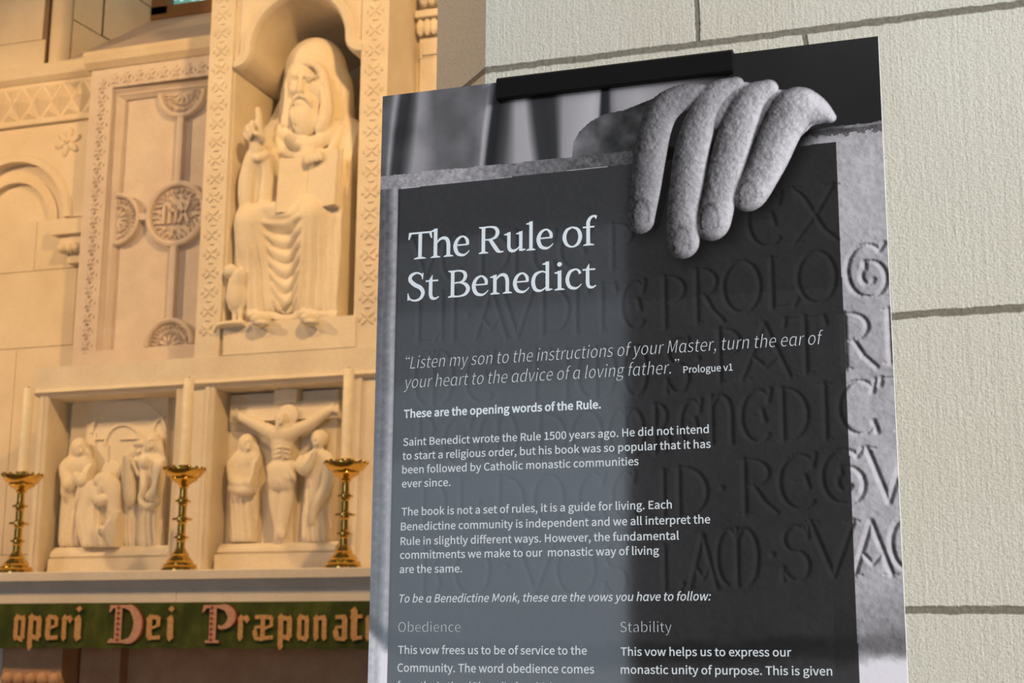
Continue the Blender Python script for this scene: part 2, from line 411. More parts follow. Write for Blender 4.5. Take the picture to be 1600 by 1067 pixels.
def vnoise(U, V, s, seed):
    r = np.random.RandomState(seed); g = r.rand(256, 256).astype(np.float32)
    x, y = U/s, V/s; xi, yi = np.floor(x).astype(int), np.floor(y).astype(int); fx, fy = x-xi, y-yi
    fx = fx*fx*(3-2*fx); fy = fy*fy*(3-2*fy); w = lambda i, j: g[(xi+i) % 256, (yi+j) % 256]
    return (w(0, 0)*(1-fx)+w(1, 0)*fx)*(1-fy)+(w(0, 1)*(1-fx)+w(1, 1)*fx)*fy-0.5
def fbm(U, V, s, seed, o=4): return sum(vnoise(U+37*i, V-21*i, s/2**i, seed+i)*0.5**i for i in range(o))
def inside(U, V, poly):
    r = np.zeros(U.shape, bool); n = len(poly)
    for i in range(n):
        (x0, y0), (x1, y1) = poly[i], poly[(i+1) % n]
        if y0 == y1: continue
        c = ((y0 > V) != (y1 > V)) & (U < (x1-x0)*(V-y0)/(y1-y0)+x0); r ^= c
    return r
def blur(A, n, it=2):
    for _ in range(it):
        for axx in (0, 1):
            P_ = np.pad(A, [(n+1, n) if i == axx else (0, 0) for i in (0, 1)], mode='edge'); c = np.cumsum(P_, axx, dtype=np.float64)
            A = ((c[2*n+1:]-c[:-2*n-1]) if axx == 0 else (c[:, 2*n+1:]-c[:, :-2*n-1]))/(2*n+1)
    return A.astype(np.float32)
def sstep(a, b, x):
    t = np.clip((x-a)/(b-a), 0, 1); return t*t*(3-2*t)

# incised capitals: strokes in a unit box (x right, y up), arcs written as points
def ar(cx, cy, rx, ry, a0, a1, n=14): return [(cx+rx*math.cos(math.radians(a0+(a1-a0)*i/n)), cy+ry*math.sin(math.radians(a0+(a1-a0)*i/n))) for i in range(n+1)]
SER = lambda x, y, w=0.16: [(x-w, y), (x+w, y)]
INC = {
 'I': [[(.5, 0), (.5, 1)], SER(.5, 1, .4), SER(.5, 0, .4)], 'L': [[(.2, 0), (.2, 1)], SER(.2, 1), [(.2, 0), (.85, .02), (.98, .16)]],
 'D': [[(.15, 0), (.15, 1)], [(.0, 1)]+ar(.25, .5, .72, .5, 90, -90)+[(0, 0)]], 'V': [[(.02, 1), (.5, 0), (.98, 1)], SER(.05, 1), SER(.95, 1)],
 'A': [[(.02, 0), (.5, 1), (.98, 0)], [(.22, .42), (.5, .2), (.78, .42)], SER(.05, 0), SER(.95, 0)],
 'O': [ar(.5, .5, .49, .5, 0, 360, 28)], 'C': [ar(.55, .5, .53, .5, 48, 312, 22), [(.9, .78), (.98, 1)], [(.9, .22), (.98, .02)]],
 'E': [ar(.55, .5, .53, .5, 48, 312, 22), [(.9, .78), (.98, 1)], [(.4, .5), (.75, .52)], [(.7, .6), (.78, .4)]],
 'P': [[(.2, 0), (.2, 1)], [(.05, 1)]+ar(.3, .74, .62, .26, 90, -110), SER(.2, 0)], 'T': [[(.5, 0), (.5, 1)], [(.0, .86), (.04, .98), (.96, .98), (1, .86)], SER(.5, 0)],
 'R': [[(.18, 0), (.18, 1)], [(.03, 1)]+ar(.3, .75, .48, .25, 90, -90)+[(.2, .5)], [(.42, .5), (.66, .22), (.98, .0)], SER(.18, 0)],
 'X': [[(.05, 1), (.3, .8), (.72, .2), (1, 0)], [(.95, 1), (.6, .55), (.05, 0)], SER(.08, 1), SER(.92, 1), SER(.1, 0)],
 'G': [ar(.5, .5, .5, .5, 50, 250, 18)+ar(.58, .34, .38, .34, 250, 470, 16)+ar(.52, .40, .16, .16, 120, 330, 10), [(.82, .86), (.95, 1)]],
 'S': [[(.92, .82), (.8, .97)]+ar(.48, .76, .4, .24, 50, 250, 12)+ar(.5, .26, .42, .27, 70, -150, 14), [(.92, .78), (.95, 1)], [(.05, .22), (.03, 0)]],
 'M': [ar(.3, .5, .3, .5, 100, 260, 14), [(.5, .0), (.5, 1)], ar(.7, .5, .3, .5, 80, -80, 14), ar(.3, .7, .2, .3, 0, 110, 8), ar(.7, .7, .2, .3, 180, 70, 8)],
 'B': [[(.2, 0), (.2, 1)], [(.05, 1)]+ar(.3, .76, .5, .24, 90, -90), [(.2, .52)]+ar(.32, .26, .62, .27, 90, -90)+[(.05, 0)]],
 'N': [[(.12, 0), (.12, 1)], [(.12, .8)]+ar(.5, .6, .4, .4, 150, 0, 12)+[(.9, .0)], SER(.12, 1, .12)],
 'F': [[(.25, 0), (.25, 1)], [(.05, 1), (.9, 1), (.95, .85)], [(.25, .55), (.7, .55)], SER(.25, 0)], '.': [[(.5, .5), (.52, .52)]] }
CARVED = [  # letter, left, right (at mid height), top, bottom as they stand on the printed tablet
 ('V', 643, 687, 372, 432), ('C', 690, 722, 368, 438), ('D', 745, 795, 364, 430), ('I', 798, 812, 362, 428), ('C', 832, 868, 362, 425), ('E', 874, 924, 358, 421), ('P', 948, 990, 350, 419), ('E', 1167, 1222, 302, 385), ('X', 1236, 1306, 291, 377),
 ('L', 646, 686, 459, 534), ('I', 684, 696, 457, 530), ('I', 703, 715, 455, 530), ('.', 724, 738, 486, 500), ('A', 742, 792, 452, 529), ('V', 783, 834, 452, 526), ('D', 841, 889, 448, 522), ('I', 893, 907, 448, 520), ('T', 918, 962, 444, 516), ('E', 970, 1008, 440, 513),
 ('P', 1030, 1072, 432, 511), ('R', 1079, 1130, 420, 503), ('O', 1129, 1187, 408, 488), ('L', 1195, 1247, 402, 480), ('O', 1245, 1305, 393, 473), ('G', 1323, 1386, 382, 464),
 ('M', 647, 706, 550, 631), ('E', 726, 772, 552, 628), ('.', 791, 805, 576, 590), ('F', 828, 862, 547, 623), ('I', 877, 892, 546, 621), ('M', 902, 960, 543, 619), ('O', 973, 1010, 540, 618), ('S', 1040, 1077, 530, 612), ('.', 1085, 1096, 555, 566), ('P', 1115, 1159, 514, 596), ('A', 1157, 1234, 506, 590), ('T', 1225, 1291, 495, 582), ('R', 1308, 1369, 489, 575), ('I', 1378, 1402, 483, 567),
 ('R', 648, 684, 652, 727), ('E', 692, 738, 650, 726), ('M', 747, 806, 647, 723), ('D', 836, 884, 646, 720), ('O', 891, 940, 643, 716), ('M', 950, 1004, 640, 712), ('B', 1018, 1046, 632, 708), ('E', 1062, 1096, 626, 700), ('N', 1107, 1146, 618, 692), ('E', 1157, 1205, 610, 691), ('D', 1216, 1262, 607, 688), ('I', 1276, 1302, 600, 686), ('C', 1309, 1370, 595, 678), ('T', 1376, 1440, 588, 672),
 ('D', 655, 696, 750, 818), ('I', 712, 726, 748, 816), ('.', 742, 754, 780, 793), ('D', 773, 818, 745, 817), ('O', 833, 880, 743, 815), ('C', 903, 945, 740, 812), ('C', 955, 993, 738, 810), ('I', 1029, 1044, 735, 806), ('D', 1053, 1105, 730, 806), ('.', 1122, 1134, 756, 770), ('R', 1152, 1214, 718, 802), ('E', 1216, 1276, 711, 795), ('G', 1284, 1352, 702, 787), ('V', 1355, 1420, 699, 784),
 ('B', 655, 688, 852, 932), ('O', 710, 764, 852, 931), ('.', 785, 797, 878, 892), ('V', 807, 866, 850, 928), ('O', 869, 929, 849, 930), ('S', 943, 980, 848, 930), ('L', 1031, 1068, 854, 924), ('A', 1076, 1120, 836, 920), ('M', 1120, 1183, 827, 914), ('.', 1201, 1213, 860, 874), ('S', 1221, 1266, 822, 906), ('V', 1266, 1336, 815, 901), ('A', 1332, 1393, 814, 898), ('C', 1391, 1450, 806, 893)]

def paint_print():
    st = 0.8
    us = np.linspace(0, BW, int(BW/st)+1); vs = np.concatenate([np.arange(0, 724, st), np.linspace(724, BH, 8)])
    U, V = [a.astype(np.float32) for a in np.meshgrid(us, vs, indexing='xy')]
    H = np.zeros_like(U)                                        # relief of the photographed stone, mm
    # --- incised letters as V-shaped grooves
    for ch, x0, x1, y0, y1 in CARVED:
        xm, ym = (x0+x1)/2, (y0+y1)/2
        u0, u1 = bd(x0, ym)[0], bd(x1, ym)[0]; v0, v1 = bd(xm, y0)[1], bd(xm, y1)[1]
        i0, i1 = np.searchsorted(us, [u0-8, u1+8]); j0, j1 = np.searchsorted(vs, [v0-8, v1+8])
        if i1 <= i0 or j1 <= j0: continue
        uu, vv = U[j0:j1, i0:i1], V[j0:j1, i0:i1]; D = np.full(uu.shape, 99, np.float32)
        for s_ in INC[ch]:
            q = [(u0+(u1-u0)*a, v1+(v0-v1)*b) for a, b in s_]
            for (ax_, ay), (bx, by) in zip(q, q[1:]):
                dx, dy = bx-ax_, by-ay; t = np.clip(((uu-ax_)*dx+(vv-ay)*dy)/(dx*dx+dy*dy+1e-9), 0, 1)
                wd = 2.0+2.4*abs(dy)/(math.hypot(dx, dy)+1e-6)
                if ch == '.': wd = 4.5
                D = np.minimum(D, np.hypot(uu-ax_-t*dx, vv-ay-t*dy)-wd)
        H[j0:j1, i0:i1] = np.minimum(H[j0:j1, i0:i1], -0.72*np.clip(-D, 0, 9))
    H = blur(H, 1, 1)
    rough = fbm(U, V, 5.0, 11, 4)
    Hs = H+rough*0.35+fbm(U, V, 40, 3, 3)*1.2
    def shade(h, lx, ly, lz):
        gv, gu = np.gradient(h, st); n = np.sqrt(gu*gu+gv*gv+1); return (-gu*lx-gv*ly+lz)/n
    ln = lambda p, q: (lambda a, b: a[1]+(U-a[0])*(b[1]-a[1])/(b[0]-a[0]))(bd(*p), bd(*q))
    s_face = shade(Hs, 0.78, -0.30, 0.60)-0.60
    face = 0.575+np.where(s_face < 0, 0.66, 0.36)*np.clip(s_face, -0.6, 0.5)+rough*0.05+fbm(U, V, 70, 21, 3)*0.06
    um = lambda x, y: bd(x, y)[0]
    # --- lower edge of the tablet
    lowl = np.interp(U, bds([(572, 960), (600, 985), (640, 1003), (900, 1012), (1150, 1006), (1345, 1000), (1419, 985)])and[p[0] for p in bds([(572, 960), (600, 985), (640, 1003), (900, 1012), (1150, 1006), (1345, 1000), (1419, 985)])], [p[1] for p in bds([(572, 960), (600, 985), (640, 1003), (900, 1012), (1150, 1006), (1345, 1000), (1419, 985)])])
    dl = V-lowl-fbm(U, V, 22, 5, 4)*9
    under = sstep(-10, 4, dl)*(1-sstep(8, 26, dl))
    rgt = sstep(um(1280, 900), um(1310, 900), U)
    face = face*(1-(0.42-0.25*rgt)*under)+(0.16+0.16*rgt)*sstep(14, 34, dl)
    face = face-0.10*sstep(-60, -5, dl)*(U > um(1300, 900))
    # left edge of the tablet: upright mouldings
    xl = [p[0] for p in bds([(596, 400), (599, 400), (604, 400), (609, 400), (615, 400), (619, 400), (624, 400)])]
    edge = np.interp(U+fbm(U, V, 60, 77, 2)*2, xl, [.30, .34, .30, .40, .55, .50, .34])
    face = np.where(U < um(624, 400), (edge+rough*0.07)*(1-0.45*under)+0.30*sstep(10, 26, dl), face)
    # --- background above the tablet: blurred upright folds
    xs = [598, 606, 612, 620, 632, 641, 652, 664, 680, 700, 722, 742, 753, 758, 763, 768, 778, 792, 806, 822, 829, 836, 852, 866, 880, 925, 935, 940, 950, 956, 966, 1000, 1060, 1150]
    ts = [.28, .30, .52, .17, .15, .26, .50, .46, .33, .31, .34, .33, .40, .60, .48, .11, .09, .24, .54, .56, .36, .16, .14, .16, .50, .60, .56, .09, .11, .40, .50, .56, .45, .12]
    skew = (V-bd(700, 200)[1])*0.13*np.sin(U*0.055)
    bg = np.interp(U+skew, [um(x, 190) for x in xs], ts)
    bg = blur(bg, 1, 1)+fbm(U, V, 26, 31, 3)*0.07*(U < um(755, 200))
    dark = 0.155+fbm(U, V, 90, 41, 2)*0.05
    bg = np.where(U > um(1135, 150), dark, bg)
    t = bg.copy()
    # --- shadowed arm/sleeve lying on the ledge
    arm = inside(U, V, bds([(893, 250), (896, 222), (905, 206), (922, 190), (945, 178), (975, 172), (1030, 150), (1060, 250)]))
    armt = 0.27+0.12*np.clip((um(925, 200)-U)/30, -1, 1)+fbm(U, V, 22, 51, 4)*0.16
    t = np.where(arm, armt, t)
    # --- ledge (top of the tablet)
    topL, topR = ln((602, 275), (980, 236)), ln((1250, 204), (1380, 189))
    top = np.where(U < um(1100, 220), topL+fbm(U, V, 14, 61, 3)*2.0, topR+fbm(U, V, 12, 61, 3)*2.0)
    ins = V > top
    lb = ln((602, 296), (980, 257))
    led = np.interp(U, [um(x, 270) for x in (598, 700, 800, 880, 1000)], [.50, .54, .40, .33, .22])+rough*0.09+fbm(U, V, 2.5, 71, 2)*0.09
    t = np.where(ins, np.where((V < lb) & (U < um(1100, 250)), led, face), t)
    lipd = V-top
    lip = ins & (U > um(1100, 220)) & (lipd < 9+rough*8)
    t = np.where(lip, np.where(lipd < 3.0, .42, .30)+rough*0.12, t)
    # --- hand: four bent fingers and the back of the hand as a relief
    c1 = lambda x, y: bd(860+x/2.667, 40+y/2.667); sc = 0.83/2.667
    fingers = [
     [(640, 282, 36), (560, 296, 50), (478, 345, 62), (438, 430, 62), (412, 560, 62), (396, 680, 58), (382, 770, 54), (378, 812, 50)],
     [(770, 250, 34), (680, 296, 56), (628, 390, 62), (590, 520, 66), (572, 650, 66), (556, 760, 62), (555, 850, 64), (553, 905, 60)],
     [(905, 268, 40), (838, 312, 62), (790, 410, 72), (752, 530, 72), (720, 650, 70), (694, 750, 66), (678, 815, 66), (672, 830, 60)],
     [(1168, 384, 20), (1112, 355, 46), (1062, 342, 66), (1015, 350, 82), (962, 430, 78), (915, 540, 74), (872, 630, 68), (838, 690, 66), (824, 708, 60)]]
    Hf = np.zeros_like(U); mask = np.zeros(U.shape, bool)
    order = [3, 0, 1, 2]
    fid = np.full(U.shape, -1)
    def capsules(pts, lift):
        pts = [c1(x, y)+(r*sc,) for x, y, r in pts]
        sp = spline(pts, 5); h = np.zeros_like(U)
        for a, b in zip(sp, sp[1:]):
            R = max(a[2], b[2])+1; i0, i1 = np.searchsorted(us, [min(a[0], b[0])-R, max(a[0], b[0])+R]); j0, j1 = np.searchsorted(vs, [min(a[1], b[1])-R, max(a[1], b[1])+R])
            uu, vv = U[j0:j1, i0:i1], V[j0:j1, i0:i1]; dx, dy = b[0]-a[0], b[1]-a[1]
            q = np.clip(((uu-a[0])*dx+(vv-a[1])*dy)/(dx*dx+dy*dy+1e-9), 0, 1); r = a[2]+(b[2]-a[2])*q
            d = np.hypot(uu-a[0]-q*dx, vv-a[1]-q*dy)/r
            h[j0:j1, i0:i1] = np.maximum(h[j0:j1, i0:i1], np.where(d < 1, np.sqrt(np.clip(1-d*d, 0, 1))*r*0.76+lift, 0))
        return h
    back = inside(U, V, bds([(1085, 140), (1110, 131), (1137, 127), (1165, 128), (1195, 133), (1216, 140), (1245, 141), (1268, 150), (1292, 168), (1308, 188), (1270, 196), (1250, 215), (1200, 240), (1130, 210), (1085, 190), (1060, 165)]))
    bh = blur(back.astype(np.float32), 9, 3); bh = np.where(back, np.sqrt(np.clip(bh*1.6-0.55, 0, 1))*9.5+0.8, 0)
    hand = bh.copy(); fid[back] = 4
    for k_ in order:
        h = capsules(fingers[k_], 2.0+k_*0.6); m = h > hand; hand = np.where(m, h, hand); fid[m] = k_
    mask = hand > 0
    hb = blur(hand, 2, 2)
    rim = np.clip(blur(mask.astype(np.float32), 3, 2), 0, 1)
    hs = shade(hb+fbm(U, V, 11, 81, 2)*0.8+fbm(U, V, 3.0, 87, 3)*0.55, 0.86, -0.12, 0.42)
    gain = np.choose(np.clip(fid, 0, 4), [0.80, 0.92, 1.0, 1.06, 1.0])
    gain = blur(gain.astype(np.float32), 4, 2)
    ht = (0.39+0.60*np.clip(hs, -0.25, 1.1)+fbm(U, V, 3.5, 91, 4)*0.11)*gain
    crease = np.zeros_like(U)
    # nails
    for x, y, rx, ry in ((378, 790, 30, 60), (548, 905, 30, 58), (664, 812, 32, 60), (822, 705, 30, 52)):
        cu, cv = c1(x, y); e = np.hypot((U-cu)/(rx*sc), (V-cv)/(ry*sc)); nail = e < 1
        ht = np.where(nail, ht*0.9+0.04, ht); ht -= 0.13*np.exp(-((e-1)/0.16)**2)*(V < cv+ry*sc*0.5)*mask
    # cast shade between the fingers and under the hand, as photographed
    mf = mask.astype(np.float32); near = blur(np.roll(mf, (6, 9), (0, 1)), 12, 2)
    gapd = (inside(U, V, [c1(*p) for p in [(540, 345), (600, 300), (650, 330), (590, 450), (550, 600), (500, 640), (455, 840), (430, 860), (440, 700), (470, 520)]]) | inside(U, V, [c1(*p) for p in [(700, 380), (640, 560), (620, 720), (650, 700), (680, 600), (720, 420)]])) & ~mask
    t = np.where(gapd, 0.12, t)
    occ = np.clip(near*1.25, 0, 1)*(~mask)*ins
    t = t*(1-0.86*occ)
    # tinted dark text panel
    pan = inside(U, V, bds([(622, 295.5), (1306, 222), (1343, 1067), (1350, 1250), (600, 1250), (604.5, 1067)]))
    t = np.where(mask|gapd, t, np.clip(t, 0, .8)*np.where(pan, 1.0, 1.22))
    t = np.where(pan, 0.085+0.215*t, t)
    gap = pan & (U > um(980, 300)) & (V < bd(1000, 470)[1]); t = np.where(gap, t*0.93, t)
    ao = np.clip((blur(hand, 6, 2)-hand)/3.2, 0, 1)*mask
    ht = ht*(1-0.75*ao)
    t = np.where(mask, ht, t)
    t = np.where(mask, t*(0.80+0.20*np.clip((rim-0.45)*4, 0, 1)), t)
    t = np.clip(t, 0.02, 0.93)
    tint = np.stack([t*1.0, t*0.985, t*1.03], -1); tint = np.clip(tint, 0, 1)
    lin = np.where(tint <= 0.04045, tint/12.92, ((tint+0.055)/1.055)**2.4).astype(np.float32)
    nx, ny = len(us), len(vs); n = nx*ny
    co = np.empty((n, 3), np.float32); co[:, 0] = BX0+U.ravel()/1000; co[:, 1] = YB; co[:, 2] = BZ0-V.ravel()/1000
    i = np.arange(n).reshape(ny, nx); q = np.stack([i[1:, :-1], i[1:, 1:], i[:-1, 1:], i[:-1, :-1]], -1).reshape(-1, 4)
    me = bpy.data.meshes.new('print_face'); me.vertices.add(n); me.vertices.foreach_set('co', co.ravel())
    me.loops.add(q.size); me.loops.foreach_set('vertex_index', q.ravel().astype(np.int32))
    me.polygons.add(len(q)); me.polygons.foreach_set('loop_start', (np.arange(len(q))*4).astype(np.int32)); me.update(calc_edges=True)
    ca = me.color_attributes.new('print', 'FLOAT_COLOR', 'POINT'); col = np.ones((n, 4), np.float32); col[:, :3] = lin.reshape(-1, 3)
    ca.data.foreach_set('color', col.ravel()); return me
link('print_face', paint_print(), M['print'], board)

# ---- printed lettering, a hair proud of the print
def load_font():
    try: return bpy.data.fonts.load(bpy.utils.system_resource('DATAFILES')+'/fonts/Noto Sans CJK Regular.woff2')
    except Exception: return None
FONT = load_font()
def text_lines(name, mat, lines, label=None):
    """lines: (text, left x, baseline y, right x, cap height, weight, slant) as measured"""
    bm = BM(); dg = bpy.context.evaluated_depsgraph_get
    for txt, x0, yb, x1, cap, wt, sh in lines:
        u0, v = bd(x0, yb); u1 = bd(x1, yb)[0]; capmm = bd(x0, yb)[1]-bd(x0, yb-cap)[1]
        c = bpy.data.curves.new('t', 'FONT'); c.body = txt; c.resolution_u = 3; c.size = 1.0
        if FONT: c.font = FONT
        o = bpy.data.objects.new('t', c); COL.objects.link(o)
        c.offset = wt; c.shear = sh
        me = bpy.data.meshes.new_from_object(o.evaluated_get(bpy.context.evaluated_depsgraph_get()))
        bpy.data.objects.remove(o)
        co = np.zeros(len(me.vertices)*3, np.float32); me.vertices.foreach_get('co', co); co = co.reshape(-1, 3)
        sy = capmm/CAP; sx = (u1-u0)/(co[:, 0].max()-co[:, 0].min()); x_ = u0+(co[:, 0]-co[:, 0].min())*sx; y_ = co[:, 1]*sy
        co[:, 0] = BX0+x_/1000; co[:, 1] = YB-0.00025; co[:, 2] = BZ0-v/1000+y_/1000
        me.vertices.foreach_set('co', co.ravel()); bm.from_mesh(me); bpy.data.meshes.remove(me)
    o = obj(name, bm, mat, board); props(o, label)
    return o
def cap_height():
    c = bpy.data.curves.new('t', 'FONT'); c.body = 'H'
    if FONT: c.font = FONT
    o = bpy.data.objects.new('t', c); COL.objects.link(o); me = bpy.data.meshes.new_from_object(o.evaluated_get(bpy.context.evaluated_depsgraph_get()))
    h = max(v.co.y for v in me.vertices); bpy.data.objects.remove(o); return h
CAP = cap_height()
LT, SL = -0.006, 0.20
A_ = '\u0251'
text_lines('quote_text', M['ink_soft'], [('\u201cListen my son to the instructions of your M'+A_+'ster, turn the e'+A_+'r of', 634, 576.6, 1288, 19.0, LT, SL),
    ('your he'+A_+'rt to the '+A_+'dvice of '+A_+' loving f'+A_+'ther.\u201d', 631, 607, 1062, 19.0, LT, SL), ('Prologue v1', 1068, 583, 1145, 10.6, 0.003, 0)])
text_lines('opening_text', M['ink'], [('These are the opening words of the Rule.', 631, 652.8, 939, 12.0, 0.010, 0)])
text_lines('history_text', M['ink_soft'], [('Saint Benedict wrote the Rule 1500 years ago. He did not intend', 630, 696.6, 1108, 11.6, 0.004, 0), ('to start a religious order, but his book was so popular that it has', 629, 718.3, 1111, 11.6, 0.004, 0),
    ('been followed by Catholic monastic communities', 628.5, 739.8, 998, 11.6, 0.004, 0), ('ever since.', 628, 761.6, 704, 11.6, 0.004, 0)])
text_lines('guide_text', M['ink_soft'], [('The book is not a set of rules, it is a guide for living. Each', 627.5, 805.5, 1050, 11.8, 0.004, 0), ('Benedictine community is independent and we all interpret the', 626.5, 828.6, 1110, 11.8, 0.004, 0),
    ('Rule in slightly different ways. However, the fundamental', 626, 851.5, 1061, 11.8, 0.004, 0), ('commitments we make to our  monastic way of living', 625, 873, 1030, 11.8, 0.004, 0), ('are the same.', 624.5, 895.3, 722, 11.8, 0.004, 0)])
text_lines('vows_text', M['ink_soft'], [('To be '+A_+' Benedictine Monk, these '+A_+'re the vows you h'+A_+'ve to follow:', 624, 941.3, 1111, 12.4, 0.003, SL)])
text_lines('column_heading', M['ink_soft'], [('Obedience', 622.5, 987.3, 719.5, 15.6, LT*1.3, 0)])
text_lines('column_heading', M['ink_soft'], [('Stability', 969.5, 987.6, 1049, 16.2, LT*1.3, 0)])
text_lines('obedience_text', M['ink_soft'], [('This vow frees us to be of service to the', 622, 1021.3, 917, 12.2, 0.004, 0), ('Community. The word obedience comes', 621, 1049.3, 928.5, 12.6, 0.004, 0), ('from the Latin \u2018Ob audire\u2019 which means', 620.5, 1077.5, 920.5, 12.6, 0.004, 0)])
text_lines('stability_text', M['ink_soft'], [('This vow helps us to express our', 970, 1024.2, 1236.5, 12.6, 0.004, 0), ('monastic unity of purpose. This is given', 970, 1052.3, 1300.5, 12.8, 0.004, 0), ('a spiritual and physical identity as', 970, 1080.5, 1262, 12.8, 0.004, 0)])

# ---- serif heading drawn stroke by stroke (cap height 100)
def rect(x0, x1, y0, y1): return [(x0, y0), (x1, y0), (x1, y1), (x0, y1)]
def flag(x, y): return [(x-12, y-6), (x+13, y+2), (x+13, y-9), (x, y-11), (x-12, y-9)]
O_ = [(36, 72.5, 6), (16, 62, 11), (7.5, 36, 14), (16, 10, 11), (36, -0.5, 6), (56, 10, 11), (64.5, 36, 14), (56, 62, 11), (36, 72.5, 6)]
arch = [(22, 52, 4), (33, 66, 8), (46, 71, 11), (58, 66, 13), (64, 50, 13.5), (64.5, 25, 13), (64.5, 2, 13)]
SERIF = {
 'T': (87, [rect(37, 50, 0, 100), foot(22, 65, 37, 50), rect(3, 84, 93.5, 100), [(0, 74), (4.5, 74), (12, 94), (12, 100), (2, 100)], [(87, 74), (82.5, 74), (75, 94), (75, 100), (85, 100)]], []),
 'h': (84, [rect(12, 25, 0, 108), flag(12, 107), foot(2, 36, 12, 25), foot(48, 82, 58, 71)], [arch]),
 'n': (84, [rect(12, 25, 0, 72), flag(12, 72), foot(2, 36, 12, 25), foot(48, 82, 58, 71)], [arch]),
 'e': (64, [rect(10, 58, 38, 43.5)], [[(55, 40, 11), (53, 58, 11), (38, 72, 6.5), (19, 63, 11), (9.5, 38, 14), (18, 11, 13), (38, 2.5, 9), (52, 8, 5), (62, 18, 3)]]),
 'R': (92, [rect(12, 25, 0, 100), foot(2, 36, 12, 25), foot(2, 30, 12, 25, 100, -1)], [[(22, 97, 6), (44, 97, 6.5), (62, 91, 11), (69, 75, 14), (62, 58, 11), (44, 51, 6), (22, 50.5, 5.5)], [(42, 51, 12), (56, 28, 14), (70, 7, 13), (80, 2, 7), (91, 2.2, 4)]]),
 'u': (82, [rect(12, 25, 20, 72), rect(58, 71, 0, 72), flag(12, 72), flag(58, 72), [(58, 0), (71, -1), (83, 3), (83, 6.5), (71, 7)]], [[(18.5, 40, 13), (18.5, 20, 13), (24, 6, 13), (38, 2, 10), (52, 9, 6), (62, 20, 4)]]),
 'l': (37, [rect(12, 25, 0, 108), flag(12, 107), foot(1, 36, 12, 25)], []),
 'o': (72, [], [O_]),
 'f': (52, [rect(14, 27, 0, 82), foot(3, 41, 14, 27), rect(2, 42, 65.5, 71.5)], [[(20.5, 70, 13), (21, 88, 13), (29, 103, 10), (40, 108, 8), (50, 104, 10)], [(46, 103, 11), (50, 102, 11)]]),
 'S': (70, [[(57, 76), (61, 76), (63, 99), (58, 99)], [(4, 27), (8, 27), (10, 1), (4, 1)]], [[(60, 82, 4), (53, 95, 6), (36, 101, 7.5), (17, 93, 12), (13, 76, 14), (30, 58, 15), (52, 45, 15), (62, 26, 14), (53, 6, 11), (33, -1, 7), (14, 5, 6), (6, 22, 4)]]),
 't': (52, [rect(14, 27, 18, 71), [(12, 68), (27, 92), (27, 68)], rect(2, 48, 65.5, 71.5)], [[(20.5, 40, 13), (20.5, 20, 13), (25, 6, 12), (37, 1.5, 8), (51, 8, 4)]]),
 'B': (84, [rect(12, 25, 0, 100), foot(2, 36, 12, 25), foot(2, 36, 12, 25, 100, -1)], [[(20, 97, 6), (44, 97, 6.5), (60, 90, 11), (65, 76, 13), (58, 60, 10), (42, 53.5, 5.5), (20, 53, 5)], [(20, 53, 5), (46, 53, 6), (66, 45, 12), (75, 28, 14.5), (66, 10, 11), (46, 3, 6), (20, 3, 6)]]),
 'd': (80, [rect(55, 68, 0, 108), flag(55, 107), [(55, 0), (68, -1), (80, 3), (80, 6.5), (68, 7)]], [[(61, 60, 4), (52, 70, 5.5), (38, 72, 7), (18, 62, 12), (10, 36, 14), (17, 10, 13), (32, 1.5, 9), (46, 5, 6), (60, 16, 4)]]),
 'i': (37, [rect(12, 25, 0, 72), flag(12, 72), foot(1, 36, 12, 25), [(18.5+8.5*math.cos(a*math.pi/8), 96+8.5*math.sin(a*math.pi/8)) for a in range(16)]], []),
 'c': (64, [], [[(57, 55, 11), (53, 65, 9), (40, 72.5, 6.5), (19, 63, 12), (9.5, 36, 14), (18, 10, 13), (38, 2, 9), (52, 7, 5), (62, 17, 3)]])}
LAYER = [0]
def flat_strip(bm, quads, f):
    """one printed stroke: a strip sharing its edges, each stroke a few microns above the last"""
    LAYER[0] += 1; dy = -0.0000022*LAYER[0]
    L = [q[3] for q in quads]+[quads[-1][2]]; R = [q[0] for q in quads]+[quads[-1][1]]
    lv = [bm.verts.new((lambda p: (p[0], p[1]+dy, p[2]))(f(*p))) for p in L]; rv = [bm.verts.new((lambda p: (p[0], p[1]+dy, p[2]))(f(*p))) for p in R]
    for i in range(len(quads)): bm.faces.new((rv[i], rv[i+1], lv[i+1], lv[i]))
def flat_poly(bm, pts, f):
    LAYER[0] += 1; dy = -0.0000022*LAYER[0]
    bm.faces.new([bm.verts.new((lambda p: (p[0], p[1]+dy, p[2]))(f(*q))) for q in pts])
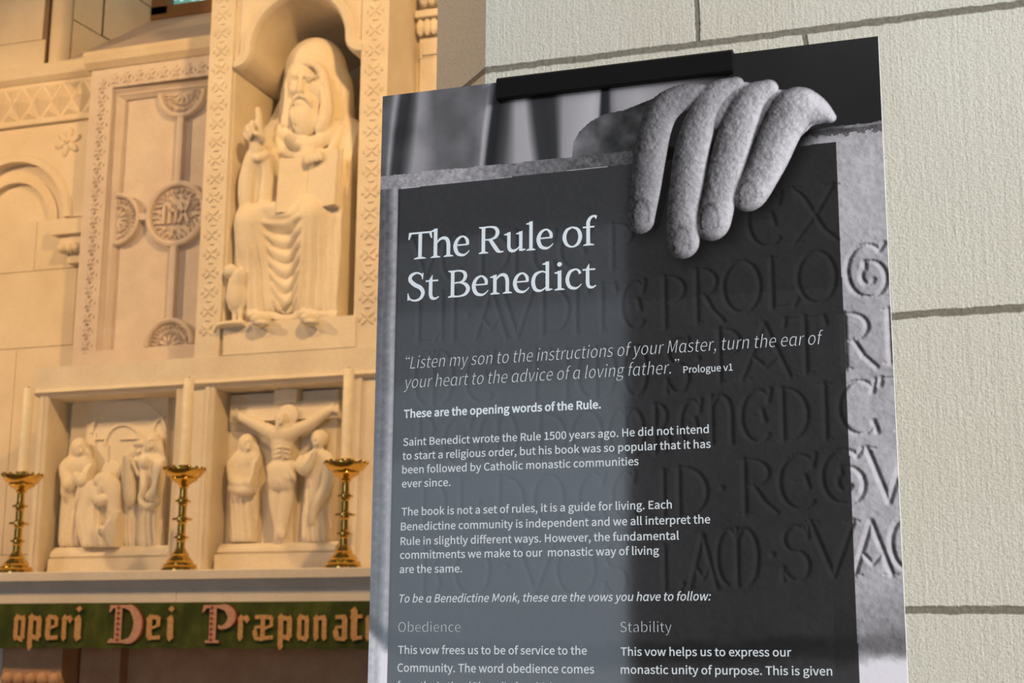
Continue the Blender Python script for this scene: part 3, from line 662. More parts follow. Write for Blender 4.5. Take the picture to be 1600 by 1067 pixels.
def title():
    bm = BM()
    def line(glyphs, xb0, yb0, xb1, yb1, cap):
        for ch, x0, x1 in glyphs:
            yb = yb0+(yb1-yb0)*((x0+x1)/2-xb0)/(xb1-xb0); u0, v = bd(x0, yb); u1 = bd(x1, yb)[0]; w, polys, strokes = SERIF[ch]
            cm = (bd(x0, yb)[1]-bd(x0, yb-cap)[1])/100; xmin = min([p[0] for q in polys for p in q]+[p[0]-p[2]/2*0.9 for q in strokes for p in q]); xmax = max([p[0] for q in polys for p in q]+[p[0]+p[2]/2*0.9 for q in strokes for p in q])
            f = lambda x, y: (BX0+(u0+(u1-u0)*(x-xmin)/(xmax-xmin))/1000, YB-0.00025, BZ0-v/1000+y*cm/1000)
            LAYER[0] = 0
            for q in polys: flat_poly(bm, q, f)
            for s_ in strokes: flat_strip(bm, [[tuple(p) for p in q] for q in stroke_quads(s_, 7)], f)
    k = 3.636; g1 = [('T', 209, 345), ('h', 335, 466), ('e', 467, 560), ('R', 611, 755), ('u', 755, 877), ('l', 880, 934), ('e', 940, 1036), ('o', 1088, 1198), ('f', 1203, 1290)]
    g2 = [('S', 206, 303), ('t', 308, 387), ('B', 436, 560), ('e', 572, 667), ('n', 674, 800), ('e', 806, 900), ('d', 910, 1030), ('i', 1040, 1099), ('c', 1105, 1197), ('t', 1201, 1281)]
    line([(c, 580+a/k, 580+b/k) for c, a, b in g1], 654, 406.4, 918, 384.8, 42.0)
    line([(c, 580+a/k, 580+b/k) for c, a, b in g2], 648, 470.3, 925, 450.4, 42.0)
    return bm
obj('title_text', title(), M['ink'], board)

# ---- stand holding the board: black top channel, post and foot
XSC = (ax(778, 137, YB)+ax(1147, 95, YB))/2; hw = (ax(1147, 95, YB-0.008)-ax(778, 137, YB-0.008))/2
stand = empty('poster_stand', (XSC, YB+0.03, 0.0), 'black metal poster stand clamping the top edge of the dark information board', 'stand')
zt = az(962, 99.5, YB-0.008); zb = az(962, 133.5, YB-0.008)
bm = BM()
prof = [(YB-0.0085, zb+0.002), (YB-0.0065, zb), (YB-0.0012, zb), (YB-0.0012, BZ0+0.001), (YB+0.0070, BZ0+0.001), (YB+0.0070, zb), (YB+0.0120, zb), (YB+0.0120, zt-0.001), (YB+0.0100, zt+0.0012), (YB-0.0050, zt+0.0012), (YB-0.0085, zt-0.002)]
x0, x1 = XSC-hw, XSC+hw
a = [bm.verts.new((x0, y, z)) for y, z in prof]; b = [bm.verts.new((x1, y, z)) for y, z in prof]
bm.faces.new(a); bm.faces.new(b[::-1])
for i in range(len(prof)): bm.faces.new((a[i], a[(i+1) % len(prof)], b[(i+1) % len(prof)], b[i]))
bmesh.ops.recalc_face_normals(bm, faces=bm.faces)
obj('top_clamp', bm, M['black'], stand)
bm = BM(); box(bm, XSC-0.015, XSC+0.015, YB+0.012, YB+0.042, 0.02, zt-0.004); obj('post', bm, M['black'], stand)
bm = BM(); box(bm, XSC-0.2, XSC+0.2, YB-0.16, YB+0.2, 0.0, 0.02); obj('foot_plate', bm, M['black'], stand, bevel=0.004)
bm = BM(); box(bm, XSC-0.28, XSC+0.28, YB-0.004, YB+0.012, BZ0-0.861, BZ0-0.841); obj('bottom_rest', bm, M['black'], stand)

# ================================================================== THE SANCTUARY
# ---- wall of squared blocks with recessed joints, blind arch, zigzag frieze
def zc(x, y, Y): return az(x, y, Y)
bm = BM(); box(bm, -8.5, 0.6, 7.0, 7.2, 0.0, az(70, 100, YBACK)-0.0)
courses = [az(60, 452, YBACK), az(60, 428, YBACK)]
zsp = az(90, 346, YBACK); zfr0 = az(70, 191, YBACK); zfr1 = az(70, 131, YBACK); zled = az(70, 100, YBACK)
props(obj('wall_back', bm, M['joint']), kind='structure')
def blocks(name, x0, x1, zs, y0, y1, wid, gap=0.0035, skip=None, seed=1):
    r = random.Random(seed); bm = BM(); box(bm, x0, x1, y0+0.009, y1+0.04, zs[0], zs[-1], 1)
    for i, (za, zb) in enumerate(zip(zs, zs[1:])):
        x = x0-r.random()*wid*0.6
        while x < x1:
            w = wid*(0.7+0.6*r.random()); a, b = max(x, x0), min(x+w, x1)
            if b-a > 0.03 and not (skip and skip((a+b)/2, (za+zb)/2)): box(bm, a+gap/2, b-gap/2, y0, y1, za+gap/2, zb-gap/2)
            x += w
    return bm
XA, ZA = ax(20, 345, YBACK), az(60, 345, YBACK)       # centre and springing of the blind arch
XWL = ax(143.4, 112, YWING)                            # left edge of the carved wing
RA = ax(103, 345, YBACK)-XA; RI = ax(92, 345, YBACK)-XA-0.02
zrows = [0.75, 1.15, 1.55, 1.92, az(20, 545, YBACK), az(45, 424, YBACK), ZA]
bm = blocks('b', -6.9, XWL+0.06, zrows, YBACK, YBACK+0.05, 0.62, seed=5)
props(obj('wall_left', bm, [M['block'], M['joint']], bevel=0.002), kind='structure')
# spandrel above the arch: slab with an arched hole, inner field set back
bm = BM()
out = [(XWL+0.06, ZA), (XWL+0.06, zfr0), (-6.9, zfr0), (-6.9, ZA)]
pts = [(XA+RA, ZA)]+[(XWL+0.06, ZA), (XWL+0.06, zfr0), (-6.9, zfr0), (-6.9, ZA), (XA-RA, ZA)]+arc(XA, ZA, RA, 180, 0, 32)[1:-1]
prism(bm, pts, YBACK-0.012, YBACK+0.05)
ringbar(bm, arc(XA, ZA, RA-0.001, 0, 180, 40), [(0.0, YBACK-0.03), (0.0, YBACK+0.0), (-0.05, YBACK+0.0), (-0.05, YBACK-0.012), (-0.030, YBACK-0.03)])
ringbar(bm, arc(XA, ZA, RA-0.08, 0, 180, 40), [(0.03, YBACK-0.006), (0.03, YBACK+0.05), (-0.01, YBACK+0.05), (-0.01, YBACK+0.02)])
box(bm, XA-RA, XA+RA, YBACK+0.03, YBACK+0.05, ZA, ZA+RA)
props(obj('trim_1', bm, M['block']), kind='structure')
# corbel of the arch
cb0, cb1 = ax(88, 350, YBACK-0.06), XWL+0.0
bm = BM(); zt_ = az(105, 344, YBACK-0.07)
box(bm, cb0, cb1, YBACK-0.10, YBACK, az(105, 365, YBACK-0.1), zt_)
box(bm, cb0+0.03, cb1, YBACK-0.07, YBACK, az(105, 392, YBACK-0.07), az(105, 365, YBACK-0.1))
for i in range(3):
    bmesh.ops.create_uvsphere(bm, u_segments=14, v_segments=10, radius=0.026, matrix=Matrix.Translation((cb0+0.055+0.045*i, YBACK-0.07, az(105, 388, YBACK-0.07))))
box(bm, cb0+0.07, cb1, YBACK-0.045, YBACK, az(110, 415, YBACK), az(105, 392, YBACK-0.07))
props(obj('trim_2', bm, M['block'], bevel=0.004), kind='structure')
# flower boss
fl = BM(); fx, fz = ax(109, 223, YBACK), az(109, 223, YBACK)
for i in range(6):
    a = i*math.pi/3+0.3; m = Matrix.Translation((fx+0.042*math.cos(a), YBACK-0.012, fz+0.042*math.sin(a))) @ Matrix.Rotation(-a, 4, 'Y') @ Matrix.Diagonal((0.044, 0.016, 0.021, 1))
    bmesh.ops.create_icosphere(fl, subdivisions=2, radius=1, matrix=m)
bmesh.ops.create_icosphere(fl, subdivisions=2, radius=0.018, matrix=Matrix.Translation((fx, YBACK-0.02, fz)))
props(obj('flower_boss', fl, M['block'], smooth=True), 'small carved stone rosette on the wall above the blind arch', 'carving')
# frieze: band of pyramids between two fillets, and ledge mould above it
bm = BM(); box(bm, -6.9, XWL+0.02, YBACK-0.02, YBACK+0.05, zfr0, zfr1)
hz = (zfr1-zfr0)*0.42; hx = (ax(95, 160, YBACK)-ax(64, 160, YBACK))/2; cz = (zfr0+zfr1)/2; x = XWL-0.02
while x > -6.9: pyramid(bm, x, cz, hx, hz, YBACK-0.02, 0.05); x -= 2*hx
for x in np.arange(XWL-0.02-hx, -6.9, -2*hx):
    for s_ in (1, -1):
        a = [bm.verts.new(p) for p in ((x-hx*0.8, YBACK-0.021, cz+s_*hz), (x+hx*0.8, YBACK-0.021, cz+s_*hz), (x, YBACK-0.021, cz+s_*hz*0.15), (x, YBACK-0.045, cz+s_*hz*0.72))]
        for t in ((0, 1, 3), (1, 2, 3), (2, 0, 3)): bm.faces.new([a[i] for i in t])
box(bm, -6.9, XWL+0.02, YBACK-0.04, YBACK, zfr0-0.02, zfr0); 
props(obj('trim_3', bm, M['block']), kind='structure')
bm = BM()
prof = [(0, YBACK+0.1), (0, YBACK-0.03), (0.02, YBACK-0.06), (0.06, YBACK-0.075), (0.09, YBACK-0.06), (0.10, YBACK+0.1)]
ringbar(bm, [(-6.9, zfr1), (XWL+0.02, zfr1)], prof)
props(obj('trim_4', bm, M['block']), kind='structure')
# wall above the ledge, shaft, splayed window recess with sloping sill
zl = zfr1+0.09
bm = blocks('b', -6.9, ax(72, 50, YBACK), [zl, zl+0.17, zl+0.56, zl+1.0, zl+1.4], YBACK, YBACK+0.05, 0.55, seed=3)
props(obj('wall_left_upper', bm, [M['block'], M['joint']], bevel=0.002), kind='structure')
bm = BM(); xs_ = ax(90, 50, YBACK)
lathe(bm, [(0.055, zl), (0.055, zl+1.5)], 24, xs_, YBACK+0.03)
props(obj('shaft', bm, M['block'], smooth=True), 'slender round stone shaft rising beside the window recess', 'column')
YWN = 7.25
bm = BM(); xj0, xj1 = ax(106, 50, YBACK+0.02), ax(245, 20, YWN)
def quad(bm, p): bm.faces.new([bm.verts.new(q) for q in p])
# splayed jamb in two courses
zj = [zl-0.2, az(150, 45, 6.7), az(150, 45, 6.7)+0.34, zl+1.5]
ang = math.atan2(YWN-YBACK-0.05, xj1-xj0)
for i, (za, zb) in enumerate(zip(zj, zj[1:])):
    for k, (t0, t1) in enumerate(((0, 0.35 if i % 2 else 0.55), (0.35 if i % 2 else 0.55, 1))):
        g = 0.004; X0 = xj0+(xj1-xj0)*t0+g; X1 = xj0+(xj1-xj0)*t1-g; Y0 = YBACK+0.05+(YWN-YBACK-0.05)*t0+g; Y1 = YBACK+0.05+(YWN-YBACK-0.05)*t1-g
        prof = [(X0, Y0), (X1, Y1), (X1-0.3, Y1+0.3), (X0-0.3, Y0+0.3)]
        a = [bm.verts.new((x, y, za+g)) for x, y in prof]; b = [bm.verts.new((x, y, zb-g)) for x, y in prof]
        bm.faces.new(a[::-1]); bm.faces.new(b)
        for q in range(4): bm.faces.new((a[q], a[(q+1) % 4], b[(q+1) % 4], b[q]))
props(obj('wall_window_jamb', bm, M['block']), kind='structure')
bm = BM()
prof = [(YBACK-0.02, zl-0.02), (YBACK-0.02, zl+0.005), (YWN, az(300, 21, YWN)), (YWN, zl-0.02)]
a = [bm.verts.new((xj0-0.02, y, z)) for y, z in prof]; b = [bm.verts.new((0.4, y, z)) for y, z in prof]
bm.faces.new(a); bm.faces.new(b[::-1])
for q in range(4): bm.faces.new((a[q], a[(q+1) % 4], b[(q+1) % 4], b[q]))
bmesh.ops.recalc_face_normals(bm, faces=bm.faces)
props(obj('trim_5', bm, M['sill']), kind='structure')
win = empty('window_1', (-4.3, YWN, az(300, 21, YWN)), None, None); win['kind'] = 'structure'
zw = az(300, 21, YWN)
bm = BM(); box(bm, xj1-0.05, 0.4, YWN-0.05, YWN+0.05, zw-0.03, zw+0.048); box(bm, xj1-0.2, xj1+0.10, YWN-0.05, YWN+0.05, zw, zw+1.6); obj('window_frame', bm, M['wood'], win)
bm = BM(); box(bm, xj1, 0.4, YWN+0.02, YWN+0.04, zw+0.03, zw+1.6); obj('glass_pane', bm, M['glass'], win)
bm = BM(); box(bm, -8.5, 0.6, YWN+0.35, YWN+0.5, 0.0, 6.6); props(obj('wall_back_outer', bm, M['block']), kind='structure')

# ---- the reredos
XTL, XTR = ax(331.7, 0, YT), ax(606, 100, YT)      # tower
XN0, XN1 = ax(355, 330, YT), ax(560, 300, YT)      # niche
XM = (XTL+XTR)/2
ZBM0, ZBM1 = az(450, 597, YT), az(450, 549.5, YT)  # beam between the tiers
ZTOP = az(480, 0, YT)+0.45
ZSH = az(30, 894, 5.55)                            # top of the altar shelf
rer = empty('reredos', (XM, YT, ZF), 'tall carved cream stone reredos with an arched niche, filling the left side behind the altar', 'reredos')
# niche outline: straight jambs, shouldered, with a smaller round arch above
xa0, xa1 = ax(399, 104, YT), ax(543, 70, YT); zsa = (az(399, 104, YT)+az(541, 68, YT))/2; zsh = az(368, 112, YT)
ra = (xa1-xa0)/2; xac = (xa0+xa1)/2
fillet = lambda s_: [(xac+s_*(ra+0.5*(XN1-xac-ra)*t), zsh+(zsa-zsh)*0.0) for t in ()]
xac = (XN0+XN1)/2; rf = (XN1-XN0)/2-ra-0.004; zq = zsh+0.01
left_fl = [(XN0, zq), (XN0+0.002, zq)]+[(xac-ra-rf+rf*math.sin(math.radians(a)), zq+rf-rf*math.cos(math.radians(a))) for a in range(6, 91, 12)]
right_fl = [(2*xac-x, z) for x, z in left_fl[::-1]]
arc_path = arc(xac, zsa, ra, 180, 0, 40)
if left_fl[-1][1] > zsa-0.004: zsa = left_fl[-1][1]+0.004; arc_path = arc(xac, zsa, ra, 180, 0, 40)
arc_open = left_fl+arc_path+right_fl
opening = [(XN0, ZBM1)]+arc_open+[(XN1, ZBM1)]
YP = YT+0.022                                       # sunk panel round the arch
xp0, xp1 = ax(365, 60, YT), ax(565, 60, YT)
bm = BM()
outl = [(xp0-0.02, ZBM1), (xp0-0.02, ZTOP), (xp1+0.02, ZTOP), (xp1+0.02, ZBM1)]
prism(bm, outl[:2]+outl[2:]+[(XN1, ZBM1)]+opening[::-1][1:-1]+[(XN0, ZBM1)], YP, YT+0.90)
obj('niche_surround', bm, M['carved'], rer)
bm = BM(); box(bm, XN0-0.05, XN1+0.05, YT+0.86, YT+0.92, ZBM1, zsa+ra+0.1); obj('niche_back', bm, M['carved'], rer)
bm = BM()
full = arc_open[::-1]
MS = -min(1.0, (rf-0.006)/0.075)
ringbar(bm, full, [(-0.0012, YP+0.01), (-0.0012, YP-0.014), (MS*0.012, YP-0.03), (MS*0.04, YP-0.034), (MS*0.052, YP-0.016), (MS*0.064, YP-0.022), (MS*0.072, YP-0.012), (MS*0.075, YP+0.01)])
obj('arch_moulding', bm, M['carved'], rer, smooth=True)
# pillars with a carved diaper strip
def pillar(x0, x1, name='pillar'):
    bm = BM(); box(bm, x0, x1, YT, YT+0.48, ZBM1, ZTOP)
    o = obj(name, bm, M['carved'], rer, bevel=0.004)
    st = BM(); w = x1-x0; cx = (x0+x1)/2; h = w*0.36; n = int((ZTOP-ZBM1)/(2*h))
    for i in range(n):
        z = ZBM1+0.08+h+2*h*i
        for a in (45, 135, 225, 315):
            m = Matrix.Translation((cx+0.42*h*math.cos(math.radians(a)), YT-0.001, z+0.42*h*math.sin(math.radians(a)))) @ Matrix.Rotation(-math.radians(a), 4, 'Y') @ Matrix.Diagonal((0.46*h, 0.006, 0.15*h, 1))
            bmesh.ops.create_icosphere(st, subdivisions=2, radius=1, matrix=m)
        for s_ in (-1, 1): bmesh.ops.create_icosphere(st, subdivisions=2, radius=1, matrix=Matrix.Translation((cx+s_*0.8*h, YT-0.001, z)) @ Matrix.Diagonal((0.16*h, 0.006, 0.34*h, 1)))
        bmesh.ops.create_icosphere(st, subdivisions=2, radius=1, matrix=Matrix.Translation((cx, YT-0.001, z+h)) @ Matrix.Diagonal((0.34*h, 0.006, 0.12*h, 1)))
    obj('carved_strip', st, M['carved'], o, smooth=True)
    return o
pillar(XTL, xp0); pillar(xp1, XTR)
# side wings
def wing(x0, x1, name, full_detail):
    zt0, zt1 = az(143, 111, YWING), az(240, 81, YWING); zb_ = az(112, 572, YWING)
    bw = ax(178, 330, YWING)-ax(128, 330, YWING)
    bm = BM()
    box(bm, x0, x1, YWING+0.06, YWING+0.16, zb_, zt0)
    cx = ax(270, 331, YWING); xi0 = x0+bw*0.98; xi1 = min(2*cx-xi0, x1-0.03); zi0, zi1 = az(250, 538, YWING), az(210, 149, YWING)
    box(bm, x0, x0+bw*0.7, YWING, YWING+0.08, zb_, zt0); box(bm, xi1+bw*0.28, x1, YWING, YWING+0.08, zb_, zt0)
    box(bm, x0+bw*0.7, xi1+bw*0.28, YWING, YWING+0.08, zi1+bw*0.3, zt0); box(bm, x0+bw*0.7, xi1+bw*0.28, YWING, YWING+0.08, zb_, zi0-bw*0.05)
    w = empty(name, ((x0+x1)/2, YWING, zb_), 'carved stone wing panel with round medallions, left of the statue niche', 'carved panel')
    obj('panel_slab', bm, M['wing'], w, bevel=0.003)
    bm = BM()
    ringbar(bm, [(xi0, zi0), (xi1, zi0), (xi1, zi1), (xi0, zi1)], [(0, YWING+0.07), (0, YWING+0.045), (-bw*0.12, YWING+0.02), (-bw*0.18, YWING+0.028), (-bw*0.30, YWING+0.004), (-bw*0.30, YWING+0.07)], closed=True)
    obj('panel_moulding', bm, M['wing'], w)
    # diaper carving of the border
    st = BM(); h = bw*0.19
    def rose(cx, cz):
        for a in (45, 135, 225, 315):
            m = Matrix.Translation((cx+0.45*h*math.cos(math.radians(a)), YWING-0.001, cz+0.45*h*math.sin(math.radians(a)))) @ Matrix.Rotation(-math.radians(a), 4, 'Y') @ Matrix.Diagonal((0.48*h, 0.009, 0.2*h, 1))
            bmesh.ops.create_icosphere(st, subdivisions=1, radius=1, matrix=m)
        bmesh.ops.create_icosphere(st, subdivisions=1, radius=1, matrix=Matrix.Translation((cx+h, YWING-0.001, cz)) @ Matrix.Diagonal((0.15*h, 0.006, 0.35*h, 1)))
        for dz in (-1, 1): bmesh.ops.create_icosphere(st, subdivisions=1, radius=1, matrix=Matrix.Translation((cx, YWING-0.001, cz+dz*h)) @ Matrix.Diagonal((0.35*h, 0.006, 0.22*h, 1)))
        bmesh.ops.create_icosphere(st, subdivisions=1, radius=1, matrix=Matrix.Translation((cx, YWING-0.001, cz)) @ Matrix.Diagonal((0.2*h, 0.008, 0.9*h, 1)))
    z = zb_+0.1
    while z < zt0-h: rose(x0+bw*0.38, z); z += 2*h
    x = x0+bw*0.38+2*h
    while x < x1-bw*0.5: rose(x, zt0-bw*0.36); x += 2*h
    obj('carved_border', st, M['wing'], w, smooth=True)
    # medallions
    cz = az(270, 331, YWING); R0 = ax(316, 331, YWING)-ax(270, 331, YWING)
    YF = YWING+0.06
    rs = R0*0.80
    spots = [(cx, cz, R0, 0, 360), (cx, zi1, rs, 180, 360), (cx, zi0, rs, 0, 180), (xi0, cz, rs, -90, 90), (xi1, cz, rs, 90, 270)]
    rr = random.Random(9)
    for mx, mz, r, a0, a1 in spots:
        bm = BM(); closed = a1-a0 == 360
        ring = arc(mx, mz, r, a0, a1, 48)
        if closed: ring = ring[:-1]
        ringbar(bm, ring, [(0, YF+0.01), (-0.003, YF-0.040), (r*0.06, YF-0.046), (r*0.13, YF-0.040), (r*0.16, YF-0.020), (r*0.16, YF+0.01)], closed=closed)
        med = obj('medallion', bm, M['wing'], w, smooth=True)
        bm = BM(); d = arc(mx, mz, r*0.86, a0, a1, 48); d = d[:-1] if closed else d
        prism(bm, d, YF-0.016, YF+0.01)
        # ring of leaf knobs and scrolls
        nn = 26 if closed else 15
        for i in range(nn):
            a = math.radians(a0+(a1-a0)*(i+0.5)/nn)
            for q, rad in ((0.72, 0.085), (0.55 if closed else 0.5, 0.075)):
                if closed and q < 0.6 and i % 2: continue
                a2 = a+(0.1 if q < 0.6 else 0)
                m = Matrix.Translation((mx+q*r*math.cos(a2), YF-0.014, mz+q*r*math.sin(a2))) @ Matrix.Rotation(-a2+rr.uniform(-0.8, 0.8), 4, 'Y') @ Matrix.Diagonal((r*rad*1.35, 0.026, r*rad*0.6, 1))
                bmesh.ops.create_icosphere(bm, subdivisions=1, radius=1, matrix=m)
        if closed:     # the sacred monogram in raised letters
            def bar(p, q, t): 
                p = np.array(p); q = np.array(q); n = np.array([-(q-p)[1], (q-p)[0]]); n = n/np.linalg.norm(n)*t/2
                prism(bm, [(mx+r*v[0], mz+r*v[1]) for v in (p-n, q-n, q+n, p+n)], YF-0.040, YF-0.005)
            for p, q in (((-.40, -.3), (-.40, .3)), ((-.2, -.3), (-.2, .34)), ((.02, -.3), (.02, .12)), ((-.2, .08), (.02, .12)), ((.12, -.3), (.44, .32)), ((.14, .32), (.44, -.3))): bar(p, q, .085)
        else:
            for i in range(5):
                a = math.radians(a0+(a1-a0)*(i+0.5)/5); m = Matrix.Translation((mx+0.28*r*math.cos(a), YF-0.016, mz+0.28*r*math.sin(a))) @ Matrix.Rotation(-a, 4, 'Y') @ Matrix.Diagonal((r*0.22, 0.02, r*0.09, 1))
                bmesh.ops.create_icosphere(bm, subdivisions=1, radius=1, matrix=m)
        obj('leaf_carving', bm, M['wing'], med)
    bw2 = R0*0.20
    for (xa, xb, za, zb2) in ((cx-bw2/2, cx+bw2/2, cz+R0*0.98, zi1-rs*0.98), (cx-bw2/2, cx+bw2/2, zi0+rs*0.98, cz-R0*0.98), (xi0+rs*0.98, cx-R0*0.98, cz-bw2/2, cz+bw2/2), (cx+R0*0.98, xi1-rs*0.98, cz-bw2/2, cz+bw2/2)):
        if xb-xa > 0.01 and zb2 > za: bm = BM(); box(bm, xa, xb, YF-0.038, YF+0.01, za, zb2); obj('cross_bar', bm, M['wing'], w, bevel=0.006)
    # cornice
    bm = BM()
    ringbar(bm, [(x0-0.02, zt0), (x1+0.02, zt0)], [(0, YWING+0.16), (0, YWING-0.01), (0.025, YWING-0.045), (0.06, YWING-0.06), (0.085, YWING-0.05), (0.085, YWING+0.16)])
    obj('cornice', bm, M['block'], w)
    return w
wc = 2*XM
wing(XWL, XTL-0.002, 'altarpiece_wing', True)
# right wing: seen only as a strip beside the pier
xr0 = XTR-0.02; bm = BM(); box(bm, xr0, wc-XWL, YWING, YWING+0.1, az(112, 572, YWING), ZTOP)
rw = empty('wing_pilaster', ((xr0+wc-XWL)/2, YWING, az(112, 572, YWING)), 'carved stone side wing with a capital, right of the niche and partly behind the pier', 'carved panel')
obj('wing_slab', bm, M['carved'], rw)
bm = BM(); xq = ax(655, 120, YWING-0.03); zq = az(668, 30, YWING-0.03)
box(bm, xq, xq+0.16, YWING-0.03, YWING+0.02, az(112, 572, YWING), zq-0.14)
box(bm, xq-0.012, xq+0.18, YWING-0.075, YWING+0.02, zq-0.005, zq+0.03)
for i in range(5):
    bmesh.ops.create_icosphere(bm, subdivisions=2, radius=1, matrix=Matrix.Translation((xq+0.01+0.035*i, YWING-0.05, zq-0.05)) @ Matrix.Diagonal((0.022, 0.022, 0.045, 1)))
box(bm, xq, xq+0.16, YWING-0.036, YWING+0.02, zq-0.20, zq-0.10)
box(bm, xq+0.02, xq+0.14, YWING-0.05, YWING-0.02, zq-0.19, zq-0.12)
for i in range(3): bmesh.ops.create_icosphere(bm, subdivisions=2, radius=1, matrix=Matrix.Translation((xq+0.04+0.04*i, YWING-0.08, zq+0.10)) @ Matrix.Diagonal((0.03, 0.04, 0.06, 1)))
obj('pilaster', bm, M['carved'], rw, bevel=0.004)
# beam between the tiers and lower tier with recesses
XL0 = ax(63, 600, YT); XL1 = 2*XM-XL0
bm = BM(); box(bm, XL0-0.03, XL1+0.03, YT-0.004, YT+0.5, ZBM0+0.03, ZBM1)
obj('beam', bm, M['carved'], rer, bevel=0.004)
YR = 6.17
holes = [(ax(77, 640, YT), ax(275, 640, YT), az(170, 622, YT)), (ax(333, 700, YT), ax(546, 700, YT), az(440, 599, YT))]
ZR1 = (holes[0][2]+holes[1][2])/2+0.004
bm = BM(); zlow = ZSH
xs = [XL0]+[v for h in holes for v in h[:2]]+[XL1]
for i in range(0, len(xs), 2): box(bm, xs[i], xs[i+1], YT, YT+0.5, zlow, ZBM0+0.03)
for x0, x1, z in holes: box(bm, x0-0.002, x1+0.002, YT+0.0015, YT+0.5, ZR1, ZBM0+0.03)
for x0, x1, z in holes: box(bm, x0-0.002, x1+0.002, YR, YT+0.5, zlow, ZR1+0.01)
box(bm, XL0-0.002, XL1, YT+0.31, YT+0.5, ZF, zlow+0.01)
lt = obj('lower_tier', bm, M['carved'], rer)
for x0, x1, z in holes:
    bm = BM(); e = 0.045
    ringbar(bm, [(x0, zlow), (x0, ZR1), (x1, ZR1), (x1, zlow)], [(0.0012, YT+0.012), (0.0012, YT-0.006), (e*0.3, YT-0.016), (e*0.55, YT-0.006), (e*0.6, YT-0.013), (e, YT-0.013), (e*1.1, YT+0.004)])
    obj('recess_moulding', bm, M['carved'], lt)
bm = BM(); ringbar(bm, [(XL1, ZBM0), (XL0-0.012, ZBM0)], [(-0.03, YT+0.01), (-0.03, YT-0.012), (-0.012, YT-0.03), (0.0, YT-0.012), (0.004, YT+0.01)])
obj('string_moulding', bm, M['carved'], lt)

# ---- altar, shelf, cloth
YSH = 5.55
alt = empty('altar', (XM, 5.8, ZF), 'long pale stone altar with a moulded front shelf, below the carved reredos', 'altar')
XS0, XS1 = -6.0, 2*XM+6.0-0.2
z1, z2, z3 = ZSH, az(250, 905, YSH), az(250, 919, YSH+0.03)
bm = BM()
ringbar(bm, [(XS0, ZSH), (XS1, ZSH)], [(0, YT+0.3), (0, YSH+0.004), (-0.004, YSH), (z2-ZSH, YSH), (z2-ZSH-0.003, YSH+0.012), (z3-ZSH+0.006, YSH+0.03), (z3-ZSH, YSH+0.034), (z3-ZSH, YT+0.3)])
obj('shelf', bm, M['altar'], alt)
YM_ = YSH+0.04; zc1 = az(285, 941, YM_); zc0 = az(285, 1013, YM_-0.01)
bm = BM(); w_ = 1.3; x = XS0+0.02; k = 0
while x < XS1-0.02:
    box(bm, x+0.001, min(x+w_, XS1-0.02)-0.001, YM_, YT-0.1, zc0+0.03, z3+0.002); x += w_
obj('table_slab', bm, M['altar'], alt)
bm = BM(); YA = 5.82
box(bm, XS0+0.1, XS1-0.1, YA, YT-0.02, ZF, zc0+0.03); obj('front_panel', bm, M['dark_altar'], alt)
def pier_(px0, px1, yf, mat, nm):
    bm = BM(); x0, x1 = ax(px0, 1045, yf), ax(px1, 1045, yf)
    box(bm, x0, x1, yf, YA+0.01, ZF, zc0+0.028)
    o = obj(nm, bm, mat, alt, bevel=0.003)
    return x0, x1, o
x0, x1, o = pier_(4, 96, YM_+0.05, M['dark_altar'], 'front_pier')
bm = BM()
for i in range(5):
    cx = x0+(x1-x0)*(i+0.5)/5
    bmesh.ops.create_icosphere(bm, subdivisions=2, radius=1, matrix=Matrix.Translation((cx, YM_+0.045, az(50, 1062, YM_+0.05))) @ Matrix.Diagonal((0.028, 0.02, 0.03, 1)))
obj('leaf_band', bm, M['dark_altar'], o, smooth=True)
pier_(-120, -40, YM_+0.05, M['altar'], 'front_pier'); pier_(-30, 3, YM_+0.08, M['altar'], 'front_pier')
pier_(125, 187, YA-0.06, M['dark_altar'], 'front_pier'); pier_(512, 620, YM_+0.12, M['dark_altar'], 'front_pier')

# green frontlet with its lettering
fr = empty('altar_frontlet', (XM, YM_-0.01, zc0), 'long green altar frontlet with gold blackletter words, hung along the altar edge', 'cloth')
nx_, nz_ = 260, 8
bm = BM(); rows = []
def cloth_y(x, t): return YM_-0.007-0.004*t*(0.5+0.5*math.sin(x*9+math.sin(x*3.1)*2))-0.004*t
for lay in (0, 1):
    for j in range(nz_+1):
        t = j/nz_; rows.append([bm.verts.new((XS0+0.3+(XS1-XS0-0.6)*i/nx_, cloth_y(XS0+6*i/nx_*1.0, t)+lay*0.004, zc1+(zc0-zc1)*t+0.003*t*math.sin(i*0.7))) for i in range(nx_+1)])
for lay in (0, 1):
    for j in range(nz_):
        a, b = rows[lay*(nz_+1)+j], rows[lay*(nz_+1)+j+1]
        for i in range(nx_): bm.faces.new((a[i], b[i], b[i+1], a[i+1]) if lay == 0 else (a[i], a[i+1], b[i+1], b[i]))
n1 = nz_+1
for i in range(nx_):
    bm.faces.new((rows[0][i], rows[0][i+1], rows[n1][i+1], rows[n1][i])); bm.faces.new((rows[nz_][i], rows[n1+nz_][i], rows[n1+nz_][i+1], rows[nz_][i+1]))
for e_ in (0, nx_):
    for j in range(nz_): bm.faces.new((rows[j][e_], rows[n1+j][e_], rows[n1+j+1][e_], rows[j+1][e_]))
bmesh.ops.recalc_face_normals(bm, faces=bm.faces)
obj('green_cloth', bm, M['green'], fr, smooth=True)
def bstem(x, y0, y1, w=13): return [(x-w, y0+13), (x-2, y0-3), (x+w+3, y0+11), (x+w, y0+20), (x+w, y1-13), (x+2, y1+4), (x-w-3, y1-11), (x-w, y1-20)]
def bdia(x, y, r=15): return [(x-r, y), (x, y-r), (x+r, y), (x, y+r)]
